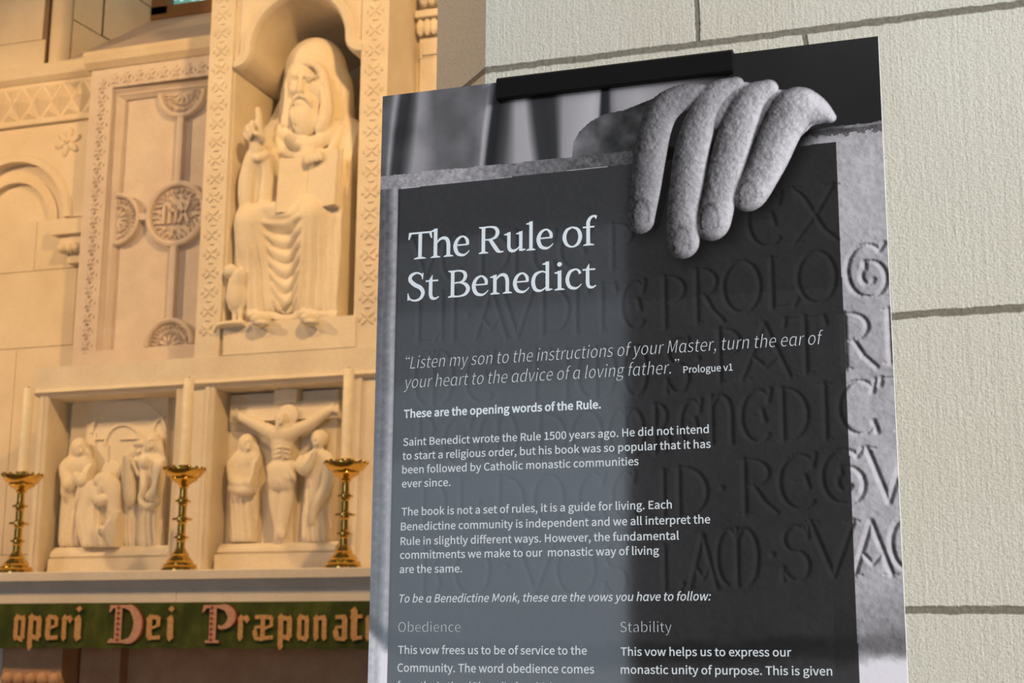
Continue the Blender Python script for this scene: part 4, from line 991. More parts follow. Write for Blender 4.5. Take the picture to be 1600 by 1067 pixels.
def bsl(x0, y0, x1, y1, h=15): return [(x0, y0-h/2), (x1, y1-h/2), (x1, y1+h/2), (x0, y0+h/2)]
BLK = {
 'o': (78, [bstem(16, 2, 98), bstem(62, 2, 98), bsl(14, 96, 64, 84, 18), bsl(14, 16, 64, 4, 18)]),
 'p': (82, [bstem(18, -34, 104), bstem(64, 6, 96), bsl(16, 92, 66, 84, 18), bsl(16, 20, 66, 8, 18)]),
 'e': (76, [bstem(16, 4, 98), bsl(14, 94, 60, 90, 17), [(48, 92), (70, 92), (66, 62), (50, 62)], bsl(16, 46, 68, 62, 11), bsl(14, 10, 70, 14, 16)]),
 'r': (68, [bstem(18, 0, 100), bdia(52, 84, 17), bsl(16, 88, 54, 92, 13)]),
 'i': (36, [bstem(18, 0, 98), bdia(20, 124, 13)]),
 'n': (82, [bstem(18, 0, 100), bstem(64, 0, 96), bsl(16, 86, 66, 92, 17)]),
 'a': (82, [bstem(62, 0, 98), bstem(18, 6, 48), bsl(14, 92, 62, 94, 16), bsl(14, 52, 62, 56, 11), bsl(16, 10, 62, 6, 15)]),
 'm': (126, [bstem(18, 0, 100), bstem(62, 0, 96), bstem(108, 0, 96), bsl(16, 86, 108, 92, 17)]),
 'u': (82, [bstem(18, 0, 98), bstem(64, 0, 98), bsl(16, 10, 66, 8, 17)]),
 't': (60, [bstem(20, 0, 130), bsl(4, 92, 54, 96, 15), bsl(18, 8, 54, 14, 15)])}
BLK['\u00e6'] = (130, BLK['a'][1]+[[(x+54, y) for x, y in q] for q in BLK['e'][1][1:]])
zy = lambda x, y: (x/2.6667, 850+y/2.6667)
def appliq(name, polys, x0, x1, y0, y1, ylo, yhi, mat, parent, yoff=0.003):
    """polygons in a unit frame placed between measured left/right and base/top heights"""
    bm = BM(); px = [p[0] for q in polys for p in q]; mn, mx = min(px), max(px)
    a, b = zy(x0, y0), zy(x1, y1); xm = (a[0]+b[0])/2; ym = (a[1]+b[1])/2
    X0, X1 = ax(a[0], ym, YM_-0.012), ax(b[0], ym, YM_-0.012); Z0, Z1 = az(xm, zy(0, ylo)[1], YM_-0.012), az(xm, zy(0, yhi)[1], YM_-0.012)
    for n, q in enumerate(polys):
        f = []
        for x, y in q:
            X = X0+(X1-X0)*(x-mn)/(mx-mn); Z = Z0+(Z1-Z0)*y/100
            f.append((X, YM_-0.0165-yoff-n*0.00004, Z))
        vs = [bm.verts.new(p) for p in f]; bk = [bm.verts.new((p[0], p[1]+0.003, p[2])) for p in f]; bm.faces.new(vs)
        for i in range(len(vs)): bm.faces.new((vs[i], vs[(i+1) % len(vs)], bk[(i+1) % len(vs)], bk[i]))
    bmesh.ops.recalc_face_normals(bm, faces=bm.faces)
    o = obj(name, bm, mat, parent); return o
for ch, x0, x1, top in (('o', 60, 110, 0), ('p', 120, 178, 0), ('e', 192, 246, 0), ('r', 260, 306, 0), ('i', 312, 344, 0), ('e', 612, 672, 0), ('i', 698, 728, 0), ('r', 993, 1044, 0), ('\u00e6', 1056, 1142, 0), ('p', 1160, 1222, 0),
                        ('o', 1240, 1292, 0), ('n', 1308, 1366, 0), ('a', 1390, 1452, 0), ('t', 1462, 1512, 0), ('u', 1524, 1580, 0), ('r', 1596, 1640, 0)):
    appliq('gold_letter', BLK[ch][1], x0, x1, 340, 340, 403, 296, M['letter'], fr)
def flat(strokes, m=8): return [[tuple(p) for p in q] for s_ in strokes for q in stroke_quads(s_, m)]
bigD = [rect(22, 46, 4, 98), rect(6, 60, 92, 100), [(0, 80), (8, 84), (20, 100), (4, 100)], rect(4, 60, 0, 8), [(0, 4), (10, 12), (24, 8), (20, 0), (2, 0)]]+flat([[(54, 96, 8), (80, 90, 18), (100, 66, 28), (104, 48, 30), (98, 26, 28), (80, 8, 18), (54, 3, 8)]])
bigP = [rect(26, 50, 2, 98), rect(6, 62, 92, 100), [(0, 80), (8, 84), (20, 100), (4, 100)], rect(14, 62, 0, 7)]+flat([[(56, 96, 8), (84, 92, 18), (104, 74, 28), (100, 56, 24), (84, 44, 14), (66, 40, 8), (60, 46, 6)]])
for polys, x0, x1, sx0, sx1, nm in ((bigD, 456, 596, 484, 508, 'capital_letter'), (bigP, 845, 984, 873, 897, 'capital_letter')):
    o = appliq(nm, polys, x0, x1, 335, 335, 412, 254, M['letter_pink'], fr)
    mot = [bdia(0, 9+14*i, 5) for i in range(7)]
    mot = [[(x*1.0, y) for x, y in q] for q in mot]
    appliq('embroidered_motif', mot, sx0+4, sx1-4, 335, 335, 412, 254, M['letter_red'], o, 0.0055)
    ol = [[(x, y) for x, y in [(p[0], p[1]) for p in q]] for q in polys]
    oo = appliq('dark_outline', polys, x0-3, x1+6, 337, 337, 415, 253, M['letter_red'], o, 0.0008)
bpy.context.view_layer.update()

# ---- candlesticks and candles
YC = 5.70
def candlestick(px):
    x = ax(px, 800, YC); z0 = ZSH
    s_ = (az(285, 722, YC)-az(285, 891, YC))/165.0/2.9625*1.0    # metres per measuring unit
    H = lambda y: z0+(990-y)*(az(285, 727, YC)-z0)/(990-490)
    t = empty('candlestick', (x, YC, z0), None, 'candlestick', 'brass candlesticks on the altar shelf')
    r = 0.00098
    def part(name, prof, parent=t, seg=36):
        bm = BM(); lathe(bm, [(max(a*r, 0.0005), H(y)) for a, y in prof], seg, x, YC); return obj(name, bm, M['brass'], parent, smooth=True)
    base = part('base', [(80, 991), (82, 984), (80, 974), (72, 968), (74, 962), (70, 954), (56, 948), (58, 940), (50, 930), (44, 922), (36, 914), (38, 908), (30, 898), (24, 886), (20, 878)])
    part('stem', [(19, 880), (18, 840), (17, 745), (17, 660), (16, 600), (20, 588)])
    for y, w in ((830, 32), (745, 44), (660, 34)): part('knop', [(17, y+22), (21, y+15), (20, y+8), (w, y+4), (w, y-4), (20, y-8), (21, y-14), (17, y-20)])
    pan = part('drip_pan', [(16, 598), (24, 590), (22, 584), (34, 574), (56, 562), (60, 556), (58, 550), (74, 540), (84, 524), (88, 516), (88, 510), (80, 514), (60, 522), (30, 526)])
    bm = BM()
    for i in range(16):
        a = 2*math.pi*i/16; bmesh.ops.create_uvsphere(bm, u_segments=8, v_segments=6, radius=0.0085, matrix=Matrix.Translation((x+0.085*math.cos(a), YC+0.085*math.sin(a), H(508))))
    obj('pan_rim', bm, M['brass'], pan, smooth=True)
    part('socket', [(26, 528), (26, 510), (29, 508), (29, 492), (25, 490), (25, 500)])
    return t, H(498)
prev = None; names = ('brass candlestick at the left end of the altar shelf', 'brass candlestick between the two carved relief panels', 'brass candlestick nearest the dark board, right of the crucifixion relief')
cnames = ('tall white candle in the leftmost brass candlestick', 'tall white candle in the brass candlestick between the relief panels', 'tall white candle in the candlestick nearest the dark board')
def copy_thing(root, loc):
    r = root.copy(); COL.objects.link(r); r.location = loc
    for ch in list(root.children):
        c = ch.copy(); COL.objects.link(c); c.parent = r; c.matrix_parent_inverse = ch.matrix_parent_inverse
        for g in ch.children:
            d = g.copy(); COL.objects.link(d); d.parent = c; d.matrix_parent_inverse = g.matrix_parent_inverse
    return r
cs, zcan = candlestick(285); cx0 = cs.location.x
zct = az(290, 592, YC)
bm = BM(); lathe(bm, [(0.0245, zcan), (0.0245, zcan+0.03), (0.0225, zct-0.01), (0.020, zct-0.001), (0.010, zct)], 28, cx0, YC)
can = empty('candle', (cx0, YC, zcan), None, 'candle', 'white altar candles')
obj('wax_shaft', bm, M['wax'], can, smooth=True)
bm = BM(); lathe(bm, [(0.0016, zct-0.002), (0.0013, zct+0.010)], 8, cx0, YC); obj('wick', bm, M['black'], can)
for i, px in enumerate((31, 285, 539)):
    x = ax(px, 800, YC)
    if i == 1: a, b = cs, can
    else:
        a = copy_thing(cs, (x, YC, ZSH)); b = copy_thing(can, (x, YC, zcan))
    a['label'], b['label'] = names[i], cnames[i]

# ================================================================== THE SEATED FIGURE IN THE NICHE
def q2(x, y, Y): return at(320+x/3.557, y/3.557, Y)
def q4(x, y, Y): return at(320+x/3.557, 280+y/3.557, Y)
zpl = az(450, 499, 5.985)
statue = empty('statue', (XM, 6.2, ZBM1), 'pale stone statue of a seated bearded hooded man with raised finger, in the arched niche', 'statue')
S = Sculpt((q4(150, 900, 6.1)[0], 5.88, ZBM1-0.01), (q2(930, 100, 6.3)[0], 6.44, q2(620, 170, 6.3)[2]), 0.0058)
def T(pts, r, k=0.012, f=q4, cut=False, m=5):
    sp = spline([tuple(f(*p)) for p in pts], m); n = len(sp)
    rr = np.interp(np.linspace(0, 1, n), np.linspace(0, 1, len(r)), r) if hasattr(r, '__len__') else [r]*n
    S.tube(sp, list(rr), k, cut)
# trunk and legs
S.ell(q2(600, 860, 6.26), (.185, .12, .27), .04); T([(400, 775, 6.27), (600, 730, 6.27), (795, 750, 6.27)], [.075, .10, .075], .04, q2)
S.box(q4(480, 160, 6.27), (.21, .13, .12), .05, .04)
T([(330, 150, 6.28), (262, 250, 6.05)], [.10, .078], .03); T([(640, 120, 6.28), (600, 215, 6.05)], [.11, .085], .03)
S.ell(q4(440, 205, 6.15), (.20, .15, .06), .03)
T([(262, 262, 6.055), (280, 520, 6.085), (300, 740, 6.09)], [.078, .070, .072], .02); T([(600, 225, 6.055), (600, 520, 6.085), (595, 740, 6.09)], [.085, .078, .082], .02)
S.box(q4(470, 520, 6.17), (.20, .06, .24), .03, .03)
S.box((q4(530, 500, 6.2)[0], 6.20, q4(530, 500, 6.2)[2]), (.265, .125, .245), .07, .03)
S.ell(q4(520, 235, 6.14), (.225, .135, .060), .03)
T([(235, 300, 6.12), (238, 560, 6.12), (232, 735, 6.11)], [.035, .05, .065], .03)
T([(745, 215, 6.17), (765, 480, 6.15), (785, 735, 6.12)], [.06, .065, .085], .03)
T([(680, 260, 6.12), (715, 520, 6.11), (735, 735, 6.10)], [.05, .055, .07], .03)
# lap cloth between the knees
S.box((q4(445, 480, 6.15)[0], 6.155, q4(445, 500, 6.15)[2]), (.14, .100, .235), .05, .04)
S.box((q4(745, 480, 6.14)[0], 6.15, q4(745, 480, 6.14)[2]), (.095, .115, .25), .05, .04)
S.box((q4(270, 480, 6.14)[0], 6.16, q4(270, 480, 6.14)[2]), (.06, .11, .25), .05, .04)
xr_ = ax(549, 400, 6.22); S.box((xr_-0.09, 6.22, q4(800, 480, 6.2)[2]), (.09, .10, .245), .04, .05)
# folds of the skirt: falls from both knees, swags between them
A0 = q4(0, 0, 6.02); AX = (q4(1000, 400, 6.02)-q4(0, 400, 6.02))[0]/1000; AZ = (q4(450, 0, 6.02)-q4(450, 1000, 6.02))[2]/1000
ZC = q4(450, 0, 6.02)[2]; X4 = q4(450, 400, 6.02)[0]
def skirt(x, y, z):
    qy = (ZC-z)/AZ; qx = 450+(x+np.maximum(y-6.04, 0)*0.8-X4)/AX; qx = qx+(qy-400)*0.035
    mixv = lambda a, b: a+(b-a)*np.clip((qy-230)/520, 0, 1)
    xa, xb = mixv(285, 392), mixv(572, 548)            # edges of the swagged part
    rid = lambda p: np.abs(np.cos(np.pi*p))**0.8-0.55
    sr = (qx-xb)/(mixv(750, 838)-xb); sl_ = (qx-mixv(222, 222))/(xa-mixv(222, 222))
    dr = rid(sr*5.5)*sstep(235, 420, qy); dl = rid(sl_*3.5)*sstep(270, 430, qy)
    t = np.clip((qx-xa)/np.maximum(xb-xa, 20), 0, 1); w = 1-np.abs(2*t-1)**1.6
    v = (qy-215-45*w)/(1+0.27*w); dm = 1.6*rid(v/66.0)*sstep(0.04, 0.4, w)
    br = sstep(-12, 14, qx-xb); bl = sstep(-12, 14, xa-qx); d = dr*br+dl*bl+dm*np.clip(1-br-bl, 0, 1)
    edge = np.exp(-((qx-xa)/9.0)**2)+np.exp(-((qx-xb)/9.0)**2)
    fade = (1-sstep(720, 765, qy))*sstep(205, 250, qy)*sstep(6.42, 6.34, y)
    return -(0.0150*d+0.010*edge*sstep(300, 420, qy))*fade
S.warp((q4(190, 800, 6.02)[0], 5.9, q4(450, 790, 6.02)[2]), (q4(960, 800, 6.2)[0], 6.43, q4(450, 190, 6.02)[2]), skirt)
# feet
for fx, fy in ((312, 790), (585, 783)):
    S.ell(q4(fx, fy, 5.985), (.040, .070, .030), .012)
    for i in range(5): S.ell(q4(fx-34+17*i, fy+10, 5.935+0.006*abs(i-1.5)), (.0105, .020, .012), .005)
T([(232, 752, 6.04), (300, 754, 6.015), (380, 758, 6.035), (430, 775, 6.03), (500, 768, 6.03), (545, 745, 6.02), (600, 748, 6.0), (700, 760, 6.02), (815, 772, 6.05)], [.014]*9, .012)
# right arm raised in blessing (left in the picture), hanging sleeve
T([(415, 770, 6.25), (350, 985, 6.17)], [.080, .070], .03, q2); T([(350, 985, 6.17), (300, 870, 6.05)], [.062, .042], .03, q2)
T([(262, 862, 6.03), (240, 1000, 6.05), (238, 1100, 6.06), (245, 1190, 6.08)], [.026, .036, .036, .026], .02, q2)
T([(325, 865, 6.06), (335, 1000, 6.09), (330, 1110, 6.10), (320, 1185, 6.10)], [.028, .042, .045, .03], .02, q2)
T([(280, 890, 6.055), (282, 1000, 6.085), (280, 1150, 6.10)], [.026, .034, .03], .02, q2)
T([(300, 935, 6.03), (288, 1040, 6.05), (270, 1180, 6.05)], .012, .012, q2, cut=True)
T([(252, 858, 6.03), (295, 880, 6.015), (345, 858, 6.05)], .015, .01, q2)
T([(294, 868, 6.04), (288, 800, 6.02)], [.033, .030], .01, q2); S.ell(q2(285, 752, 6.01), (.040, .021, .052), .012)
T([(302, 712, 6.0), (299, 655, 5.995), (294, 606, 5.99)], [.0150, .0140, .0115], .006, q2)
T([(274, 708, 6.0), (266, 686, 5.985), (262, 700, 5.965), (270, 735, 5.968)], [.0140, .0140, .013, .011], .005, q2)
T([(253, 722, 6.0), (243, 708, 5.985), (240, 724, 5.966), (252, 757, 5.970)], [.0135, .0135, .012, .010], .005, q2)
T([(238, 748, 6.005), (229, 738, 5.99), (229, 752, 5.975), (243, 778, 5.977)], [.012, .012, .011, .009], .005, q2)
T([(318, 775, 6.0), (308, 752, 5.980), (284, 742, 5.962)], [.017, .015, .012], .006, q2)
# left arm carrying the book
T([(800, 760, 6.25), (845, 960, 6.20), (835, 1085, 6.16)], [.080, .072, .062], .03, q2); T([(835, 1085, 6.16), (735, 1120, 6.07)], [.058, .045], .03, q2)
T([(745, 900, 6.14), (760, 1040, 6.12), (770, 1200, 6.10), (790, 1290, 6.10)], [.03, .04, .045, .03], .02, q2); T([(820, 900, 6.14), (835, 1100, 6.12), (815, 1320, 6.10)], [.02, .022, .03], .02, q2)
T([(780, 900, 6.10), (795, 1060, 6.085), (790, 1230, 6.07)], .010, .012, q2, cut=True)
for i in range(4): T([(566+24*i, 925-7*i, 6.06), (564+24*i, 878-7*i, 6.04), (566+24*i, 884-7*i, 6.015), (570+24*i, 905-7*i, 6.012)], [.013, .013, .012, .010], .005, q2)
T([(540, 880, 6.09), (620, 885, 6.08)], [.035, .04], .02, q2)
# cowl over the shoulders and chest folds
T([(430, 720, 6.17), (520, 800, 6.12), (640, 790, 6.12), (730, 700, 6.18)], [.03, .032, .032, .034], .02, q2); T([(400, 760, 6.17), (460, 860, 6.13), (560, 870, 6.115)], [.02, .018, .016], .014, q2)
T([(760, 720, 6.17), (700, 840, 6.12), (620, 860, 6.115)], [.02, .018, .016], .014, q2)
# neck, hood, face, beard
T([(590, 700, 6.24), (590, 560, 6.24)], [.09, .085], .03, q2)
S.ell(q2(620, 410, 6.27), (.152, .15, .176), .02); T([(700, 470, 6.27), (715, 640, 6.26)], [.10, .085], .03, q2); T([(500, 470, 6.26), (490, 640, 6.24)], [.05, .06], .03, q2)
S.ell(q2(556, 505, 6.065), (.084, .085, .150), .008, cut=True)
S.ell(q2(575, 560, 6.195), (.085, .055, .16), .01)
T([(466, 470, 6.155), (468, 560, 6.14), (458, 690, 6.14)], [.020, .022, .030], .008, q2)
T([(655, 400, 6.125), (674, 500, 6.118), (676, 620, 6.110), (650, 715, 6.115)], [.020, .026, .032, .034], .008, q2)
T([(466, 470, 6.155), (490, 385, 6.128), (550, 348, 6.110), (618, 362, 6.112), (655, 410, 6.125)], [.017, .016, .016, .016, .018], .008, q2)
for pts in ([(700, 430, 6.15), (722, 560, 6.15), (725, 660, 6.16)], [(770, 480, 6.20), (770, 600, 6.19), (762, 660, 6.19)], [(650, 470, 6.095), (662, 560, 6.088), (655, 650, 6.082)]): T(pts, .009, .008, q2, cut=True)
S.ell(q2(552, 470, 6.165), (.074, .085, .118), .008)
T([(490, 424, 6.090), (520, 416, 6.082)], .011, .006, q2); T([(548, 416, 6.082), (606, 428, 6.092)], .011, .006, q2)
for y_ in (372, 388): T([(505, y_+4, 6.090), (545, y_, 6.085), (590, y_+4, 6.092)], .0035, .005, q2, cut=True)
for ex in (505, 580):
    S.ell(q2(ex, 446, 6.082), (.021, .012, .012), .004, cut=True); S.ell(q2(ex, 447, 6.098), (.016, .012, .009), .002)
    T([(ex-17, 438, 6.090), (ex, 434, 6.086), (ex+17, 440, 6.092)], .0045, .003, q2)
T([(534, 424, 6.082), (530, 475, 6.066), (527, 504, 6.056)], [.009, .012, .015], .005, q2)
for s_ in (-1, 1): S.ell(q2(529+s_*14, 508, 6.072), (.010, .011, .008), .003)
S.ell(q2(497, 500, 6.10), (.026, .02, .022), .01); S.ell(q2(592, 505, 6.118), (.030, .02, .026), .02); S.ell(q2(625, 520, 6.135), (.035, .03, .09), .02)
S.ell(q2(556, 645, 6.128), (.080, .062, .112), .008); S.ell(q2(550, 575, 6.112), (.066, .045, .05), .008)
T([(526, 530, 6.062), (500, 545, 6.064), (484, 590, 6.078)], [.008, .008, .005], .004, q2); T([(530, 530, 6.062), (566, 545, 6.064), (594, 590, 6.080)], [.010, .010, .006], .003, q2)
T([(512, 556, 6.066), (548, 557, 6.066)], .005, .002, q2, cut=True)
for i in range(9):
    x = 490+16.5*i; d = 0.0007*(i-4)**2
    T([(x+6*math.sin(i), 585, 6.066+d), (x+4*math.sin(i*2.1), 660, 6.060+d), (x+0.25*(550-x), 738-2*(i-4)**2, 6.078+d)], .0060, .003, q2, cut=True)
body = link('figure', S.mesh('figure'), M['statue'], statue); del S
# open book
def book():
    bm = BM(); sx = 482; yb, yt = q4(478, 180, 6.0)[2], q2(478, 868, 6.0)[2]
    for s_, xe in ((-1, 400), (1, 722)):
        p0 = q2(565, 1000, 6.035); p1 = q2(xe, 1000, 5.985)
        d = np.array([p1[0]-p0[0], p1[1]-p0[1]]); n = np.array([-d[1], d[0]])/np.linalg.norm(d)*s_*1.0
        for th0, th1, g in ((0.0, 0.022, 0.0), (0.022, 0.034, 0.006)):
            e = 1+g/0.16
            cs_ = [(p0[0]+n[0]*th0, p0[1]+n[1]*th0), (p0[0]+d[0]*e+n[0]*th0, p0[1]+d[1]*e+n[1]*th0), (p0[0]+d[0]*e+n[0]*th1, p0[1]+d[1]*e+n[1]*th1), (p0[0]+n[0]*th1, p0[1]+n[1]*th1)]
            dz = 0.028 if s_ > 0 else 0.0
            a = [bm.verts.new((x, y, yb-g+dz*0.4)) for x, y in cs_]; b = [bm.verts.new((x, y+0.02, yt+g+dz*0.6)) for x, y in cs_]
            bm.faces.new(a[::-1]); bm.faces.new(b)
            for i in range(4): bm.faces.new((a[i], a[(i+1) % 4], b[(i+1) % 4], b[i]))
    bmesh.ops.recalc_face_normals(bm, faces=bm.faces)
    return bm
obj('open_book', book(), M['statue'], statue, bevel=0.003)
bm = BM(); box(bm, q4(100, 850, 5.985)[0], q4(832, 850, 5.985)[0], 5.993, YT+0.80, ZBM1+0.001, zpl); obj('plinth', bm, M['statue'], statue, bevel=0.012)
bm = BM(); x0, x1 = q2(352, 700, 6.33)[0], q2(800, 700, 6.33)[0]
zt0, zt1 = q2(352, 690, 6.33)[2], q2(412, 560, 6.33)[2]; xg = q2(412, 600, 6.33)[0]
prism(bm, [(x0, zpl), (x0, zt0), (xg, zt1), (xg+0.012, zt1-0.01), (x1-0.05, zt1-0.01), (x1, zt1-0.06), (x1, zpl)], 6.33, YT+0.40); obj('throne_back', bm, M['statue'], statue, bevel=0.004)
# raven with a loaf beside the foot
S = Sculpt((q4(60, 850, 6.05)[0], 5.92, zpl-0.02), (q4(262, 850, 6.05)[0], 6.12, q4(200, 430, 6.05)[2]), 0.004)
S.ell(q4(180, 645, 6.02), (.050, .048, .090), .02); T([(180, 590, 6.02), (192, 540, 6.01)], [.036, .027], .02); S.ell(q4(194, 530, 6.005), (.028, .034, .026), .01)
T([(203, 530, 6.02), (209, 490, 6.03)], [.020, .014], .008); T([(182, 532, 5.99), (158, 522, 5.985)], [.014, .007], .006); S.ell(q4(143, 512, 5.99), (.034, .030, .034), .006)
T([(205, 640, 6.045), (225, 720, 6.06), (236, 770, 6.05)], [.035, .028, .014], .014)
T([(212, 600, 6.03), (216, 660, 6.02), (205, 715, 6.01)], [.018, .024, .008], .008); T([(150, 610, 6.02), (145, 660, 6.0), (158, 705, 5.995)], [.014, .02, .008], .008)
for x in (168, 200):
    T([(x, 715, 6.01), (x-4, 785, 6.01)], [.013, .009], .006)
    for d in (-12, 0, 12): T([(x-4, 784, 6.01), (x-4+d, 795, 5.985)], [.008, .006], .004)
S.ell((q4(175, 800, 6.02)[0], 6.03, zpl-0.006), (.10, .09, .022), .01)
rv = link('raven', S.mesh('raven'), M['statue'], statue); rv['label'] = 'carved raven with a round loaf'

# ================================================================== CARVED RELIEFS IN THE LOWER TIER
def r1(x, y, Y): return at(x/2.9625, 560+y/2.9625, Y)
def r2(x, y, Y): return at(250+x/2.964, 560+y/2.964, Y)
YB0 = 6.135
def relief(label, f, sx0, sx1, sy0, sy1, bx0, bx1, by0, by1, lx0, lx1, ly1):
    xm = f((sx0+sx1)/2, sy1, YB0)[0]
    r = empty('carved_relief', (xm, YB0, ZSH), label, 'relief', 'carved reliefs above the altar shelf')
    X0, X1 = f(sx0, 500, YB0)[0], f(sx1, 500, YB0)[0]
    bm = BM(); box(bm, X0, X1, YB0, YR-0.001, f(500, by0, YB0)[2]-0.02, f(500, sy0, YB0)[2]); obj('background_slab', bm, M['statue'], r, bevel=0.006)
    bm = BM(); a, b = f(bx0, by1, 6.03)[0], f(bx1, by1, 6.03)[0]
    z1, z0 = f(500, by0, 6.03)[2], f(500, by1, 6.03)[2]
    ringbar(bm, [(b, z0), (a, z0)], [(0.0, YR-0.002), (0.0, 6.035), (-0.012, 6.025), (-(z1-z0)*0.55, 6.03), (-(z1-z0), 6.06), (-(z1-z0), YR-0.002)])
    obj('moulded_base', bm, M['statue'], r)
    a, b = f(lx0, ly1, 6.015)[0], f(lx1, ly1, 6.015)[0]
    bm = BM(); box(bm, a, b, 6.015, YR-0.002, ZSH+0.0005, z0); obj('plinth', bm, M['statue'], r, bevel=0.004)
    return r, z1
def sculpt_for(f, x0, x1, y0, y1, ylo=5.99, h=0.0045): 
    return Sculpt((f(x0, y1, 6.1)[0], ylo, f(x0, y1, 6.1)[2]), (f(x1, y0, 6.1)[0], YB0+0.03, f(x1, y0, 6.1)[2]), h)
def robed(f, hx, hy, hr, sh, hem, Yc, veil=True, folds=7, seed=0, face=0):
    """standing draped figure; sh=(x0,x1,y) shoulders, hem=(x0,x1,y)"""
    rr = random.Random(seed); u = 0.0011
    T([(hx, hy+hr*1.2, Yc), (hx, sh[2], Yc)], [hr*u*0.55, hr*u*0.6], .012, f)
    S.ell(f(hx, hy, Yc-0.01), (hr*u*0.72, hr*u*0.8, hr*u*0.95), .006)
    if veil:
        S.ell(f(hx+face*4, hy-hr*0.15, Yc+0.010), (hr*u*1.05, hr*u*0.9, hr*u*1.2), .008)
        S.ell(f(hx-face*2, hy+hr*0.12, Yc-0.042), (hr*u*0.55, hr*u*0.5, hr*u*0.75), .006, cut=True); S.ell(f(hx-face*2, hy+hr*0.1, Yc-0.012), (hr*u*0.55, hr*u*0.62, hr*u*0.75), .004)
        for s_ in (-1, 1): T([(hx+s_*hr*0.85, hy, Yc), (hx+s_*hr*0.95, hy+hr*1.5, Yc), (hx+s_*hr*1.3, sh[2]+hr*0.8, Yc)], [.014, .016, .016], .012, f)
    hd = Yc-0.01-hr*u*0.72
    T([(hx-face*3, hy-2, hd+0.003), (hx-face*4, hy+hr*0.22, hd-0.004)], [.005, .007], .004, f)
    for s_ in (-1, 1): S.ell(f(hx-face*3+s_*hr*0.28, hy-hr*0.06, hd), (.0065, .006, .005), .003, cut=True)
    xm = (sh[0]+sh[1])/2; w = (sh[1]-sh[0])/2*u; hm = (hem[0]+hem[1])/2; hw = (hem[1]-hem[0])/2*u; ln = (hem[2]-sh[2])
    T([(sh[0]+w/u*0.35, sh[2]+12, Yc), (sh[1]-w/u*0.35, sh[2]+12, Yc)], w*0.38, .02, f)
    for i in range(9):
        t = i/8; c = f(xm+(hm-xm)*t, sh[2]+ln*(0.10+0.86*t), Yc+0.012); ww = (w*(0.95-0.12*math.sin(t*3.1))*(1-t)+hw*t)
        S.ell(c, (ww, min(0.06, ww*0.75), ln*u*0.11), .02)
    zt, zb_ = f(xm, sh[2]+ln*0.22, Yc)[2], f(hm, hem[2], Yc)[2]; xt, xb_ = f(xm, sh[2], Yc)[0], f(hm, hem[2], Yc)[0]; ph = rr.random()
    def falls(x, y, z):
        q = np.clip((zt-z)/(zt-zb_), 0, 1); c = xt+(xb_-xt)*q+0.006*np.sin(q*5+ph*6); ww = w*0.95*(1-q)+hw*q
        return -0.0085*(np.abs(np.cos(np.pi*((x-c)/ww*folds*0.42+ph)))**0.8-0.5)*sstep(0.05, 0.4, q)
    S.warp((xb_-0.2, 5.95, zb_-0.02), (xb_+0.2, 6.12, zt), falls)
def finish(par, lab=None, nm='relief_figure'):
    o = link(nm, S.mesh(nm), M['statue'], par)
    if lab: o['label'] = lab
    return o
R1, zb1 = relief('carved stone relief of four robed figures under arches, left of the middle candlestick', r1, 318, 762, 185, 870, 232, 775, 868, 925, 218, 800, 985)
# arches in the background
bm = BM()
def arcband(f, cx, cy, rx, ry, a0=0, a1=180):
    P_ = [f(cx+rx*math.cos(math.radians(a0+(a1-a0)*i/24)), cy-ry*math.sin(math.radians(a0+(a1-a0)*i/24)), YB0) for i in range(25)]
    ringbar(bm, [(p[0], p[2]) for p in P_], [(0, YB0+0.005), (0, YB0-0.008-rx*0.00001), (-0.014, YB0-0.008-rx*0.00001), (-0.014, YB0+0.005)])
arcband(r1, 600, 345, 165, 135); arcband(r1, 575, 400, 80, 88); arcband(r1, 775, 345, 60, 72, 100, 180)
for x, ya, yb in ((436, 345, 560), (494, 400, 560), (655, 400, 560)): box(bm, r1(x, ya, YB0)[0], r1(x, ya, YB0)[0]+0.014, YB0-0.008, YB0+0.005, r1(x, yb, YB0)[2], r1(x, ya, YB0)[2])
for x0, x1 in ((440, 500), (560, 650)): box(bm, r1(x0, 372, YB0)[0], r1(x1, 372, YB0)[0], YB0-0.010, YB0+0.005, r1(x0, 378, YB0)[2], r1(x0, 370, YB0)[2])
obj('arch_lines', bm, M['statue'], R1)
S = sculpt_for(r1, 255, 460, 350, 880); robed(r1, 372, 425, 40, (283, 432, 480), (275, 385, 862), 6.085, True, 6, 1, -1)
T([(420, 520, 6.07), (385, 570, 6.035), (352, 540, 6.03)], [.028, .024, .014], .012, r1); T([(300, 510, 6.07), (320, 590, 6.035), (350, 545, 6.03)], [.028, .024, .014], .012, r1)
T([(310, 560, 6.05), (305, 620, 6.045), (318, 665, 6.055)], [.02, .022, .008], .010, r1); T([(385, 570, 6.045), (370, 640, 6.05), (345, 690, 6.06)], [.02, .018, .008], .010, r1)
finish(R1, 'veiled standing figure with folded hands')
S = sculpt_for(r1, 350, 600, 460, 885)
T([(490, 600, 6.06), (440, 640, 6.07), (410, 740, 6.07), (430, 850, 6.06)], [.040, .052, .052, .05], .02, r1); S.box(r1(480, 740, 6.09), (.07, .03, .13), .02, .02); S.ell(r1(466, 566, 6.035), (.030, .034, .038), .004); S.ell(r1(515, 528, 6.10), (.055, .012, .055), .004)
T([(500, 560, 6.05), (530, 620, 6.06), (540, 720, 6.07)], [.03, .04, .035], .02, r1); T([(430, 610, 6.05), (460, 655, 6.03), (490, 650, 6.025)], [.030, .022, .014], .012, r1)
T([(390, 620, 6.06), (440, 590, 6.05), (500, 545, 6.05)], [.03, .028, .022], .014, r1); T([(470, 590, 6.02), (455, 640, 6.025)], [.016, .008], .008, r1)
